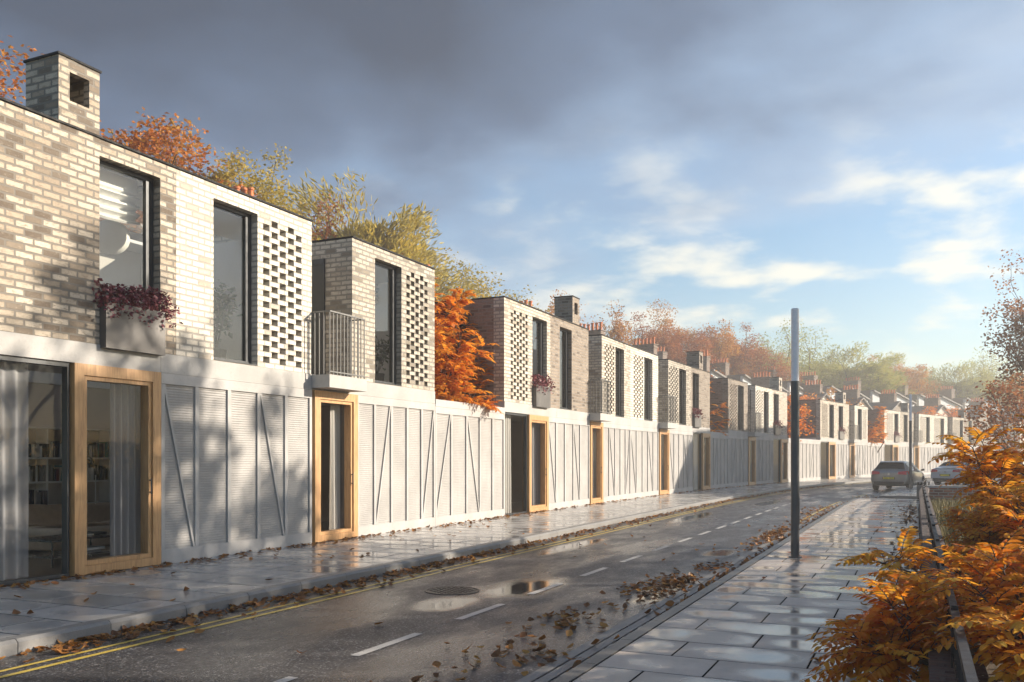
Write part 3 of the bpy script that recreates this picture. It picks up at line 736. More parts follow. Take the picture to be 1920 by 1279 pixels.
def bays(a, b, n): return [a+(b-a)*k/n for k in range(n+1)]
HOUSES = [
 dict(label='beige brick house at the near left end with bookshelf room and parapet chimney', brick='beige', g=(2.6,9.16), v=(2.6,9.45), win=[(8.15,9.16)], chim=(7.55,8.15),
      glz=[(2.7,5.2,1),(5.2,7.72,1)], door=[(7.74,9.14)]),
 dict(label='white brick house with one tall window and lattice, dappled ribbed panels below', brick='white', g=(9.16,12.55), v=(9.45,12.57), win=[(10.19,11.17)], lat=[(11.30,12.34,5)],
      panels=[(9.16,12.55,[9.16,9.84,10.51,11.18,11.86,12.55],{0:'d',3:'d'})]),
 dict(label='grey beige brick house behind the nearest balcony', brick='grey', g=(12.55,16.9), v=(13.78,16.9), win=[(14.55,15.53)], lat=[(15.72,16.64,5)], balc=(12.57,13.78),
      door=[(12.60,13.92)], panels=[(0,0,[13.92,14.53,15.14,15.74,16.33,16.9],{1:'u',4:'u'})]),
 dict(label='cream lattice house just right of the nearest courtyard tree', brick='cream', side='side', g=(20.49,24.1), v=(20.49,23.65), lat=[(20.90,22.05,6)], win=[(22.33,23.38)], sidewin=True,
      glz=[(20.52,22.0,1)], door=[(22.02,23.42)], panels=[(0,0,[23.46,24.1],{0:'d'})]),
 dict(label='dark brown brick house with a chimney box, next to the first planter window', brick='brown', g=(24.1,26.95), v=(23.65,26.9), win=[(24.38,25.38)], chim=(25.45,26.05),
      panels=[(0,0,[24.1,24.78,25.5,26.1,26.95],{2:'d'})]),
 dict(label='cream house with balcony, right of the dark brown chimney house', brick='cream', g=(26.95,31.4), v=(28.2,31.41), lat=[(28.50,29.55,6)], win=[(29.66,30.66)], balc=(26.95,28.2),
      door=[(27.0,28.26)], panels=[(0,0,[28.3,28.95,29.6,30.2,30.8,31.4],{1:'d',4:'u'})]),
 dict(label='brightest white lattice house in mid terrace, standing left of the third balcony', brick='white', g=(31.4,34.95), v=(31.41,34.95), lat=[(31.80,32.97,6)], win=[(33.07,34.17)],
      panels=[(0,0,[31.4,32.12,32.85,33.55,34.25,34.95],{0:'d',3:'d'})]),
 dict(label='beige lattice house behind the third balcony, where the big shadow edge begins', brick='grey', g=(34.95,40.0), v=(36.3,39.72), lat=[(36.46,37.80,7)], win=[(37.88,38.95)], balc=(35.0,36.3),
      door=[(35.03,36.36)], panels=[(0,0,[36.4,37.12,37.84,38.56,39.28,40.0],{0:'d',3:'d'})]),
 dict(label='brown brick house with planter and chimney, left of the second courtyard tree', brick='brown', g=(40.0,42.83), v=(39.72,42.83), win=[(39.98,41.0)], chim=(41.05,41.65),
      glz=[(40.05,41.46,1)], door=[(41.49,42.81)]),
 dict(label='brown grey lattice house right of the second courtyard tree, its panels in shade', brick='brown', side='side', g=(46.02,49.74), v=(46.02,49.74), lat=[(46.42,47.65,6)], win=[(47.75,48.95)],
      panels=[(0,0,bays(46.02,49.74,5),{1:'u',3:'d'})]),
 dict(label='white lattice house with a balcony, above a sunlit triangle on shaded panels', brick='white', side='grey', g=(49.74,54.9), v=(51.22,54.85), lat=[(51.33,52.72,6)], win=[(52.88,53.95)], balc=(49.74,51.22),
      door=[(49.85,51.2)], panels=[(0,0,bays(51.25,54.9,5),{1:'d',4:'u'})]),
 dict(label='cream house with planter and chimney, directly left of the near lamp post', brick='cream', g=(54.9,57.96), v=(54.85,57.96), win=[(55.02,56.1)], chim=(56.15,56.8),
      glz=[(55.0,56.5,1)], door=[(56.53,57.94)]),
 dict(label='cream lattice house right of the round orange courtyard tree', brick='cream', side='side', g=(65.56,69.3), v=(65.56,69.05), lat=[(65.90,67.35,7)], win=[(67.7,68.85)],
      glz=[(65.6,67.45,1)], door=[(67.48,69.2)]),
 dict(label='pale planter and chimney house above the tree shadow left of the grey car', brick='cream', g=(69.3,72.64), v=(69.05,72.64), win=[(70.0,71.1)], chim=(71.15,71.8),
      panels=[(0,0,bays(69.3,72.64,5),{2:'d'})]),
 dict(label='white house whose lattice is on its right hand edge, left of the yellow courtyard tree', brick='white', side='grey', g=(72.64,77.4), v=(74.0,77.4), win=[(74.8,75.85)], lat=[(76.05,77.1,6)], balc=(72.64,74.0),
      door=[(72.72,74.0)], panels=[(0,0,bays(74.05,77.4,5),{1:'u',3:'d'})]),
 dict(label='white lattice house with planter, behind the grey car', brick='white', side='side', g=(81.74,86.0), v=(81.74,86.0), lat=[(82.30,84.05,8)], win=[(84.3,85.5)],
      glz=[(81.8,83.8,1)], door=[(83.85,85.4)], panels=[(0,0,[85.42,86.0],{})]),
 dict(label='grey brick house with a chimney box behind the far lamp post', brick='grey', g=(86.0,89.55), v=(86.0,89.6), win=[(86.75,87.95)], chim=(88.0,88.7),
      panels=[(0,0,bays(86.0,89.55,5),{1:'u'})]),
 dict(label='white lattice house just right of the far lamp post, with a balcony', brick='white', side='brown', g=(89.55,95.0), v=(91.0,95.0), lat=[(91.35,92.75,6)], win=[(92.82,94.0)], balc=(89.6,91.0),
      door=[(89.65,91.0)], panels=[(0,0,bays(91.05,95.0,5),{1:'u',3:'d'})]),
 dict(label='white lattice house behind the white car, second past the far lamp post', brick='white', g=(95.0,98.85), v=(95.0,98.9), lat=[(95.2,96.6,6)], win=[(96.65,97.95)],
      panels=[(0,0,bays(95.0,98.85,5),{1:'u',3:'d'})]),
 dict(label='last cream lattice house beside the furthest balcony', brick='cream', side='brown', g=(98.85,103.4), v=(100.3,103.4), lat=[(100.5,102.1,7)], win=[(102.2,103.2)], balc=(98.9,100.3),
      door=[(98.95,100.3)], panels=[(0,0,bays(100.35,103.4,5),{1:'u',3:'d'})]),
 dict(label='furthest brown house with a chimney box, half hidden by the copper tree', brick='brown', g=(103.4,107.4), v=(103.4,107.4), win=[(104.5,105.6)], chim=(103.5,104.2),
      panels=[(0,0,bays(103.4,107.4,5),{1:'u',3:'d'})]),
]
for a, b in ((0,1),(3,4),(5,6),(7,8),(10,11),(12,13),(15,16),(17,18),(19,20)):
    HOUSES[a]['open'] = 'r'; HOUSES[b]['open'] = 'l'
for d in HOUSES: house(d)
def loc_u(d, s, u, z):
    """house-local point -> world"""
    H = d['root']; c, n = math.cos(H.rotation_euler.z), math.sin(H.rotation_euler.z); y = s-d['s0']
    return Vector((H.location.x + c*u - n*y, H.location.y + n*u + c*y, z))

# garden walls across the courtyards
GW = [(16.9,20.49,[16.9,17.66,18.40,19.10,19.80,20.49],{0:'u',2:'d'},'sunlit ribbed concrete garden wall under the nearest orange courtyard tree'),
      (42.83,46.02,bays(42.83,46.02,5),{1:'u'},'shaded ribbed garden wall under the second courtyard tree'),
      (57.96,65.56,bays(57.96,65.56,9),{2:'d',6:'u'},'ribbed garden wall under the round orange tree by the near lamp post'),
      (77.4,81.74,bays(77.4,81.74,6),{1:'u',4:'d'},'bright ribbed garden wall under the yellow courtyard tree behind the car')]
for (a, b, bd, dg, lab) in GW:
    pa, pb = fr(a), fr(b); rz = math.atan2(pb[1]-pa[1], pb[0]-pa[0])-math.pi/2
    g_ = empty('garden_wall', (pa[0], pa[1], 0), rz, lab, 'garden wall', 'garden walls of the courtyards')
    bl = [x-a for x in bd]; bl[0] += .004; bl[-1] -= .004
    panel_run(g_, bl, dg, 2.64)
    mb = MB(); mb.box(-.25, -.104, bl[0], bl[-1], 0, 2.63); mb.build('backing_wall', M['concrete'], g_)
    mb = MB(); mb.box(-.27, .03, bl[0], bl[-1], 2.642, 2.80); mb.build('coping', M['fin'], g_)

# ------------------------------------------------------------------ window planters
def planter(d, a, b, label):
    H = d['root']; p = loc_u(d, a, 0, 0)
    t = empty('window_planter', (p.x, p.y, 2.93), H.rotation_euler.z, label, 'planter', 'planters hung under the tall windows')
    w = b-a; mb = MB(); z1 = .60; tt = .02
    mb.box(-.16, .12, 0, w, 0, .02); mb.box(.10, .12, 0, w, .021, z1); mb.box(-.16, -.14, 0, w, .021, z1); mb.box(-.139, .099, 0, .02, .021, z1); mb.box(-.139, .099, w-.02, w, .021, z1)
    mb.build('box', M['planter'], t)
    so = MB(); so.box(-.138, .098, .021, w-.021, z1-.10, z1-.05); so.build('soil', M['soil'], t)
    rnd = random.Random(int(a*10)); lv = MB()
    n = 1500 if a < 12 else (700 if a < 30 else 300); ls = 1.1 if a < 12 else (1.3 if a < 30 else 1.8)
    for k in range(n):
        y = rnd.uniform(-.09, w+.16); x = rnd.gauss(.02, .10); hump = .10+.12*noise.noise(Vector((y*3, a, 0)))
        z = z1 + rnd.uniform(-.08, .17+hump) - (.10*max(0, x-.08)*4)
        if x > .12: z -= rnd.uniform(0, .14)
        leaf(lv, Vector((x, y, z)), rnd, .055*ls, .04*ls)
    lv.build('foliage', LM['burgundy'], t)
    st_ = MB()
    for k in range(26):
        y = rnd.uniform(.02, w); st_.tube([(0, y, z1-.06), (rnd.uniform(-.08,.12), y+rnd.uniform(-.06,.08), z1+rnd.uniform(.05,.18))], .004, 4)
    st_.build('stems', M['bark'], t)
    return t
def leaf(mb, p, rnd, ln, wd, dirn=None, up=None):
    """one small folded leaf as its own mesh island"""
    if dirn is None:
        a, e = rnd.uniform(0, 2*math.pi), rnd.uniform(-.7, .9)
        dirn = Vector((math.cos(a)*math.cos(e), math.sin(a)*math.cos(e), math.sin(e)))
    if up is None: up = Vector((rnd.uniform(-1,1), rnd.uniform(-1,1), rnd.uniform(.0,1.2)))
    sd = dirn.cross(up)
    if sd.length < 1e-4: sd = Vector((1,0,0))
    sd.normalize(); nn = sd.cross(dirn)
    ln *= rnd.uniform(.75, 1.25); wd *= rnd.uniform(.8, 1.2)
    b, t_ = p, p+dirn*ln; m = p+dirn*ln*.45
    i0, i1, i2, i3 = mb.vert(b), mb.vert(m+sd*wd*.5+nn*wd*.18), mb.vert(t_), mb.vert(m-sd*wd*.5+nn*wd*.18)
    mb.f.append([i0, i1, i2]); mb.f.append([i0, i2, i3])

PL = [(0, 8.15, 9.14, 'largest zinc planter of burgundy leaves, under the near left window'),
      (3, 22.33, 23.36, 'zinc planter of burgundy leaves beside the dark brown brick house'),
      (8, 39.98, 40.98, 'planter of burgundy leaves over the oak door left of the second courtyard tree'),
      (11, 55.02, 56.08, 'small planter of burgundy leaves just left of the near lamp post'),
      (13, 70.0, 71.08, 'planter of burgundy leaves above the tree shadow left of the grey car'),
      (15, 84.3, 85.48, 'furthest planter of burgundy leaves, between the grey car and far lamp post')]
for hi, a, b, lab in PL: planter(HOUSES[hi], a, b, lab)

# ------------------------------------------------------------------ inside the near rooms (seen through the glass)
SH = (.33, .73, 1.12, 1.51, 2.0)
def bookcase(loc, length, label, zs=SH):
    t = empty('bookshelf', loc, 0, label, 'bookshelf')
    for z in zs:
        mb = MB(); mb.box(0, .27, 0, length, z-.028, z); mb.build('shelf', M['shelf'], t)
    mb = MB()
    for y in (0, length*.36, length*.72): mb.box(0, .26, y-.0, y+.025, .02, zs[-1]-.03)
    mb.build('upright', M['shelf'], t)
    return t
BC = [('navy', (.02,.03,.06)), ('black', (.015,.015,.017)), ('dark brown', (.07,.04,.025)), ('cream', (.55,.50,.42)), ('grey', (.20,.20,.20)), ('teal', (.03,.19,.19)), ('maroon', (.14,.03,.03)), ('white', (.68,.67,.64))]
BM = [plain('book_cover_'+c.replace(' ', '_'), col, .5, 0, .08) for c, col in BC]
bk_ = MB(); bk_.box(0, .17, 0, .004, 0, .24); bk_.box(0, .17, .026, .03, 0, .24); bk_.box(.166, .17, .0041, .0259, 0, .24); bk_.box(.002, .158, .0045, .0255, .004, .234, mi=1)
bk_me = bk_.mesh('book'); bk_me.materials.append(BM[0]); bk_me.materials.append(M['pages'])
def books(x, y0, y1, z, rnd, shelfname, room):
    y = y0
    while y < y1:
        if rnd.random() < .08: y += rnd.uniform(.03, .12)
        sy, sz = rnd.uniform(.8, 1.7), rnd.uniform(.75, 1.18)
        ci = rnd.choice([0,0,1,1,2,3,4,4,5,6,7,7])
        o = bpy.data.objects.new('book', bk_me); COL.objects.link(o)
        o.location = (x+rnd.uniform(-.02,.02), y, z); o.scale = (1, sy, sz)
        if rnd.random() < .12: o.rotation_euler = (rnd.uniform(-.16,-.05), 0, 0)
        o.material_slots[0].link = 'OBJECT'; o.material_slots[0].material = BM[ci]
        size = 'tall' if sz > 1.02 else ('short' if sz < .88 else 'medium'); th = 'thick' if sy > 1.25 else 'thin'
        tag(o, '%s %s %s book, %s shelf %s' % (size, th, BC[ci][0], shelfname, room), 'book', 'books on the shelves '+room)
        y += .03*sy + .003
rb = random.Random(12)
bookcase((XF-3.44, 8.6, 0), 3.4, 'white wall bookshelf full of books behind the tan sofa')
for z, nm in zip(SH[:4], ('lowest', 'second lowest', 'third', 'top')):
    books(XF-3.36, 8.66, 9.8, z, rb, nm, 'behind the tan sofa'); 
    if nm in ('third', 'top'): books(XF-3.36, 9.9, 11.0, z, rb, nm, 'behind the tan sofa')
bookcase((XF-3.44, 15.2, 0), 1.65, 'white bookshelf seen through the oak door under the nearest balcony', SH[:4])
for z, nm in zip(SH[:3], ('lowest', 'middle', 'top')):
    books(XF-3.36, 15.5, 16.7, z, rb, nm, 'behind the oak door under the nearest balcony')
# sofa with cushion and throw
so = empty('sofa', (XF-2.35, 10.25, 0), 0, 'low tan linen sofa with a draped throw, in the near left room', 'sofa')
mb = MB(); mb.box(-.5, .45, -1.3, 1.3, .12, .30); mb.build('base', M['sofa'], so, bevel=.03)
mb = MB(); mb.box(-.45, .47, -1.25, .2, .302, .44); mb.box(-.45, .47, .22, 1.25, .302, .44); mb.build('seat', M['cushion'], so, smooth=True, bevel=.05)
mb = MB(); mb.box(-.72, -.5, -1.3, 1.3, .12, .74); mb.build('backrest', M['sofa'], so, smooth=True, bevel=.06)
mb = MB()
for (xx, yy) in ((-.6,-1.2),(-.6,1.15),(.38,-1.2),(.38,1.15)): mb.tube([(xx,yy,.02),(xx,yy,.12)], .02, 6)
mb.build('leg', M['black'], so)
mb = MB(); n = 14
def thr(i, j):
    y = -1.1+.9*i/n; x = -.66+1.05*j/n
    z = (.76 if x < -.5 else (.47 if x > -.36 else .76-.29*(x+.5)/.14)) + .012*math.sin(9*y+5*x)
    return (x, y+.05*math.sin(6*x), z)
ix = [[mb.vert(thr(i,j)) for j in range(n+1)] for i in range(n+1)]
for i in range(n):
    for j in range(n): mb.f.append([ix[i][j], ix[i+1][j], ix[i+1][j+1], ix[i][j+1]])
tag(mb.build('throw_blanket', M['throw'], None, smooth=True, loc=(XF-2.35, 10.25, 0)), 'rumpled tan throw draped over the sofa back', 'throw')
mb = MB(); n = 10
def cu(i, j, sgn):
    a, b = -1+2*i/n, -1+2*j/n; t = .09*(1-a**4)*(1-b**4)*sgn
    return (t-.0+.12*b*.5, a*.25*(1-.06*b*b), .25+b*.22*(1-.06*a*a))
for sgn in (1,-1):
    ix = [[mb.vert(cu(i,j,sgn)) for j in range(n+1)] for i in range(n+1)]
    for i in range(n):
        for j in range(n): mb.f.append([ix[i][j], ix[i+1][j], ix[i+1][j+1], ix[i][j+1]])
o = mb.build('cushion', M['cushion'], None, smooth=True, loc=(XF-2.45, 10.9, .46)); o.rotation_euler = (0, -.35, .1)
tag(o, 'square sand coloured cushion leaning on the sofa', 'cushion')
ct = empty('coffee_table', (XF-1.25, 8.75, 0), 0, 'low black coffee table in front of the sofa', 'table')
mb = MB(); mb.box(-.35, .35, -.6, .6, .36, .395); mb.build('top', M['black'], ct)
mb = MB(); mb.box(-.33, .33, -.58, .58, .14, .16); mb.build('shelf', M['black'], ct)
for (xx, yy) in ((-.33,-.58),(.31,-.58),(-.33,.56),(.31,.56)):
    mb = MB(); mb.box(xx, xx+.02, yy, yy+.02, .02, .359); mb.build('leg', M['black'], ct)
for k, (z, c, nm) in enumerate(((.161, 4, 'grey'), (.197, 7, 'white'), (.397, 1, 'black'))):
    o = bpy.data.objects.new('magazine', bk_me); COL.objects.link(o); o.location = (XF-1.2, 8.6+.08*k, z); o.rotation_euler = (-math.pi/2, 0, .2*k); o.scale = (1.6, 1.1, 1.5)
    o.location.z += .033; o.material_slots[0].link = 'OBJECT'; o.material_slots[0].material = BM[c]
    tag(o, '%s magazine lying %s' % (nm, 'on the coffee table top' if k == 2 else 'on the shelf under the coffee table top'), 'magazine')
fl_ = empty('floor_lamp', (XF-2.9, 10.52, 0), 0, 'slender arc floor lamp standing behind the tan sofa', 'lamp')
mb = MB(); mb.lathe([(0,.02),(.15,.02),(.15,.04),(.012,.05)], 16); mb.build('base', M['black'], fl_)
mb = MB(); mb.tube([(0,0,.05),(0,0,.5)], .010, 8); mb.tube([(0,0,1.22),(.02,-.03,1.36),(.06,-.10,1.47),(.12,-.22,1.52),(.2,-.36,1.50)], .010, 8); mb.build('stem', M['black'], fl_)
mb = MB(); mb.tube([(0,0,.5),(0,0,1.22)], .009, 8); mb.build('tube', M['shelf'], fl_)  # pale length of stem: its sunlit gleam is put into the colour
mb = MB(); mb.lathe([(.03,0),(.09,-.03),(.12,-.1),(.115,-.1),(.085,-.035),(.0,-.01)], 16, (.21,-.38,1.50)); mb.build('lamp_shade', M['black'], fl_)

def curtain(label, y0, y1, u, mat, waves, seed, z0=.04, z1=2.66, amp=.035, house_=None):
    mb = curtain_mesh(0, y1-y0, z0, z1, 0, amp, waves, seed)
    p = fr((y0+y1)/2); a = -p[2]; q = W(y0, u)
    tag(mb.build('curtain', mat, None, smooth=True, loc=(q.x, q.y, 0), rotz=a), label, 'curtain', 'curtains behind the street glazing')
curtain('long grey sheer curtain at the far left glass screen', 5.3, 7.30, -.24, M['sheer'], 11, 1)
curtain('grey sheer curtain gathered inside the nearest oak door', 8.55, 9.45, -.26, M['sheer'], 8, 2)
curtain('pale curtain in the middle of the oak door under the nearest balcony', 13.42, 13.72, -.25, M['drape'], 3, 3)
curtain('thin sheer curtain at the right of the oak door under the nearest balcony', 13.74, 14.3, -.27, M['sheer'], 5, 33)
curtain('cream drape in folds at the glass screen beside the courtyard wall', 20.56, 21.32, -.22, M['drape'], 6, 4)
curtain('grey curtain inside the oak door beneath the first small planter', 22.9, 23.5, -.26, M['sheer'], 5, 5)
curtain('pale curtain inside the oak door under the second balcony', 27.7, 28.35, -.25, M['drape'], 5, 6)
curtain('dim curtain inside the oak door under the third balcony', 35.8, 36.5, -.25, M['drape'], 5, 7)
curtain('pale curtain at the glass screen left of the second courtyard tree', 40.9, 41.5, -.24, M['drape'], 5, 8)
curtain('pale curtain at the glass screen beside the near lamp post', 55.1, 55.6, -.24, M['drape'], 4, 9)

for hi, d in enumerate(HOUSES):  # curtains added to lighten dark upper panes, in place of pale reflections
    if hi < 3: continue
    for w in d.get('win', []):
        pale = ['pale', 'cream', 'white', 'light'][hi % 4]
        y0 = w[0]+.06; y1 = y0+(w[1]-w[0])*(.30+.12*((hi*7) % 4))
        q = curtain_mesh(0, y1-y0, 3.04, 5.40, 0, .03, 5, hi); p = loc_u(d, y0, -.34, 0)
        tag(q.build('curtain', M['drape'], None, smooth=True, loc=p, rotz=d['root'].rotation_euler.z), pale+' curtain drawn aside in the tall window of the '+d['label'].split(' house')[0].split(' beside')[0].replace(' with planter and chimney','')+' house', 'curtain', 'curtains added in the tall upper windows')
# upstairs: blind, lantern, pendant, plants
mb = MB(); n = 26; y0, y1 = 8.0, 9.13
pts = []
for k in range(n+1):
    t = k/n; z = 5.42-.62*t; x = -.40 + (.055*math.sin(t*34) if t > .32 else 0)
    pts.append((x, z))
for k in range(n):
    (xa, za), (xb, zb) = pts[k], pts[k+1]
    for j in range(6):
        ya, yb = y0+(y1-y0)*j/6, y0+(y1-y0)*(j+1)/6
        f = lambda y: -.05*math.sin((y-y0)/(y1-y0)*math.pi)
        mb.face([(xa,ya,za+f(ya)*k/n),(xa,yb,za+f(yb)*k/n),(xb,yb,zb+f(yb)*(k+1)/n),(xb,ya,zb+f(ya)*(k+1)/n)])
tag(mb.build('window_blind', M['blind'], None, smooth=False, loc=(XF,0,0)), 'white cloth blind pulled up in folds at the near left window', 'blind')
ln_ = empty('paper_lantern', (XF-1.5, 9.62, 4.86), 0, 'round white paper lantern hanging inside the near left upper window', 'lantern')
mb = MB(); prof = [(max(.03,.27*math.sin(math.pi*k/20))*(1+.012*(k%2)), -.26*math.cos(math.pi*k/20)) for k in range(21)]; mb.lathe(prof, 28); mb.build('shade', M['lantern'], ln_, smooth=True)
mb = MB(); mb.tube([(0,0,.26),(0,0,.58)], .004, 5); mb.build('cord', M['black'], ln_)
pd = empty('pendant_lamp', (XF-.95, 15.7, 5.0), 0, 'white pleated pendant lamp inside the tall window above the first courtyard wall', 'pendant lamp')
for k in range(7):
    mb = MB(); z = -.24+.075*k; mb.lathe([(.19+.02*math.sin(k), z),(.24, z+.035),(.235, z+.037),(.185, z+.004)], 20, (.01*math.sin(k*2), .012*math.cos(k*3), 0)); mb.build('lamp_shade', M['blind'], pd)
mb = MB(); mb.tube([(0,0,-.2),(0,0,.44)], .005, 5); mb.build('cord', M['black'], pd)
def houseplant(loc, h, label, seed, n):
    rnd = random.Random(seed); t = empty('potted_plant', loc, 0, label, 'potted plant')
    mb = MB(); mb.lathe([(0,0),(.13,0),(.17,.30),(.155,.30),(.14,.26),(0,.26)], 18); mb.build('pot', M['pot'], t)
    lv, st = MB(), MB()
    for k in range(7):
        a = rnd.uniform(0, 6.3); top = Vector((math.cos(a)*rnd.uniform(.1,.42), math.sin(a)*rnd.uniform(.1,.42), h*rnd.uniform(.7,1)))
        st.tube([(0,0,.26), top*.5+Vector((0,0,.15)), top], [.012,.008,.004], 5)
        for q in range(n):
            p = top*rnd.uniform(.55,1.02)+Vector((rnd.gauss(0,.09), rnd.gauss(0,.09), rnd.gauss(.03,.1))); leaf(lv, p, rnd, .15, .08)
    lv.build('foliage', LM['house'], t); st.build('stem', M['bark'], t)
houseplant((XF-.85, 11.15, 2.99), 1.35, 'tall potted plant inside the window of the white brick house', 4, 26)
houseplant((XF-.75, 15.75, 2.99), 1.2, 'leafy potted plant inside the window beside the nearest balcony', 5, 26)

# ------------------------------------------------------------------ trees
def grow(p, d, Lh, r, depth, rnd, segs, tips, spread=.7, up=.25, kids=(3,4), taper=.62, shrink=.72, wig=.18):
    pts = [p.copy()]; q = p.copy(); dd = d.normalized(); n = 4
    for k in range(n):
        dd = (dd + Vector((rnd.gauss(0,wig), rnd.gauss(0,wig), rnd.gauss(0,wig)+up*.25))).normalized()
        q = q + dd*Lh/n; pts.append(q.copy())
    segs.append((pts, r, r*taper))
    if depth == 0:
        tips.append((q, dd)); return
    if depth <= 2: tips.append((pts[2], dd))
    m = rnd.randint(*kids)
    for k in range(m):
        t = 1.0 if k == 0 else rnd.uniform(.45, 1)
        i = min(n-1, int(t*n)); base = pts[i].lerp(pts[i+1], min(1, t*n-i)) if t < 1 else pts[-1]
        ax = Vector((rnd.gauss(0,1), rnd.gauss(0,1), rnd.gauss(0,.6))); ax -= dd*ax.dot(dd)
        ax = ax.normalized() if ax.length > .01 else Vector((1,0,0))
        nd = (dd + ax*spread*(rnd.uniform(.5,1.2) if k else .35) + Vector((0,0,up*.4))).normalized()
        grow(base, nd, Lh*shrink*rnd.uniform(.8,1.15), r*taper*(.95 if k == 0 else .7), depth-1, rnd, segs, tips, spread, up, kids, taper, shrink, wig)
def bark_mesh(segs, name, minr=.0, n=6):
    mb = MB()
    for pts, r0, r1 in segs:
        if r0 < minr: continue
        m = len(pts); mb.tube(pts, [r0+(r1-r0)*i/(m-1) for i in range(m)], n if r0 > .06 else 4, cap=False)
    return mb.mesh(name, True)
def fit(segs, tips, H, R):
    """scale a skeleton so that the tips fill height H and radius R"""
    zt = max(t[0].z for t in tips); rr = sorted(math.hypot(t[0].x, t[0].y) for t in tips)[int(len(tips)*.93)]
    fx, fz = R/rr, H/zt
    S = lambda v: Vector((v.x*fx, v.y*fx, v.z*fz))
    return [([S(p) for p in pts], a, b) for pts, a, b in segs], [(S(t), d) for t, d in tips]
def tree_mesh(kind, seed, H, R, per, lsz, trunk=.28, clear=.28, sigma=.55, depth=4):
    rnd = random.Random(seed); segs, tips = [], []
    th = H*clear
    segs.append(([Vector((0,0,-.2)), Vector((.05,0,th*.5)), Vector((0,.06,th))], trunk*1.15, trunk*.85))
    for k in range(5):
        a = 2*math.pi*k/5 + rnd.uniform(-.4,.4); e = rnd.uniform(.7, 1.5) if k else 2.5
        grow(Vector((0,0,th*rnd.uniform(.75,1.0))), Vector((math.cos(a), math.sin(a), e)), H*.27, trunk*.55, depth-1, rnd, segs, tips, spread=.85, up=.22, kids=(2,4))
    segs, tips = fit(segs, tips, H*.96, R*.92)
    lv = MB(); hz = H*clear*.88
    for (p, d) in tips:
        if p.z < hz: continue
        m = int(per*rnd.uniform(.4,1.5)); sg = sigma*rnd.uniform(.6,1.25)
        for k in range(m):
            G_ = lambda a: max(-1.5*a, min(1.5*a, rnd.gauss(0,a)))
            q = p + Vector((G_(sg), G_(sg), G_(sg*.75)))
            if kind == 'feather':
                o = Vector((p.x, p.y, 0)); o = o.normalized() if o.length > .1 else Vector((1,0,0))
                dr = (o*.8 + Vector((rnd.gauss(0,.35), rnd.gauss(0,.35), rnd.gauss(.45,.35)))).normalized()
                leaf(lv, q, rnd, lsz*2.0, lsz*.42, dr)
            else:
                leaf(lv, q, rnd, lsz, lsz*.72)
    return bark_mesh(segs, 'trunk', .012), lv.mesh('crown')
def place_tree(meshes, loc, rz, sc_, leafm, barkm, label, group, name='tree', cat='tree'):
    t = empty(name, loc, rz, label, cat, group)
    if isinstance(sc_, (int, float)): sc_ = (sc_,)*3
    t.scale = sc_
    for nm, me, mt in (('trunk', meshes[0], barkm), ('crown', meshes[1], leafm)):
        if not me.materials: me.materials.append(mt)
        o = bpy.data.objects.new(nm, me); COL.objects.link(o); o.parent = t
        o.material_slots[0].link = 'OBJECT'; o.material_slots[0].material = mt
    return t
BT = [tree_mesh('broad', 11, 17, 5.2, 150, .18), tree_mesh('broad', 23, 17, 5.6, 150, .18), tree_mesh('feather', 31, 17, 5.4, 85, .26, sigma=.55), tree_mesh('broad', 47, 17, 5.4, 50, .20, sigma=.62), tree_mesh('broad', 59, 17, 5.0, 60, .22, sigma=.55)]
BG = [ # station, offset, mesh, height, width, foliage, label
 (21.4,-20,1,14.9,1.0,'russet','rust orange tree at the far left edge behind the chimney box'),
 (27.2,-21,0,17.0,1.15,'russet','orange tree rising right of the near chimney box'),
 (31.0,-19,0,16.4,.85,'yellow','yellow leaved tree behind the roof of the near left house'),
 (39.6,-22,1,15.6,.8,'rust','rust tree peeping between the white house roof and the feathery tree'),
 (42.6,-21,2,17.6,1.0,'olive','large feathery olive tree over the grey beige house'),
 (54.5,-22,3,17.0,1.1,'yellow','open yellow green tree over the first courtyard'),
 (61,-24,3,16.2,1.0,'yellow','smaller yellow green tree right of the open one over the courtyard'),
 (67.2,-23,4,16.4,.85,'amber','slim amber tree left of the dark brick chimney box'),
 (77,-24,4,16.8,.95,'amber','airy amber tree right of the dark brick chimney box'),
 (86,-24,0,17.4,1.1,'rust','broad rust red tree above the mid terrace chimneys'),
 (93.5,-26,1,19.6,1.1,'amber','tallest amber brown tree of the hill line'),
 (98.5,-22,0,17.2,1.0,'rust','russet tree between the tallest amber tree and the green ones'),
 (105,-23,3,18.6,1.15,'green','pale green open tree left of the near lamp post'),
 (112,-24,3,18.2,1.1,'green','pale green tree behind the near lamp post tube'),
 (121.5,-24,2,17.2,1.2,'green','bushy green tree right of the near lamp post'),
 (128,-25,2,16.4,1.0,'green','low green tree left of the far orange one'),
 (133,-24,0,17.2,1.1,'amber','far amber orange tree above the old roofs'),
 (140,-25,4,15.4,1.0,'amber','small hazy amber tree at the dip of the tree line'),
 (147,-25,2,16.6,1.15,'green','far hazy green tree at the right end of the old roofs'),
 (153,-22,3,19.4,1.2,'green','hazy pale green tree behind the copper tree'),
 (162,-22,1,18.0,1.2,'green','furthest green tree mostly behind the copper tree'),
]
rt = random.Random(77)
for s, u, mi, H, wd, lf, lab in BG:
    p = W(s, u); k = H/17
    place_tree(BT[mi], (p.x, p.y, -.1), rt.uniform(0, 6.28), (wd, wd, k), LM[lf], M['bark'], lab, 'autumn trees behind the old houses')
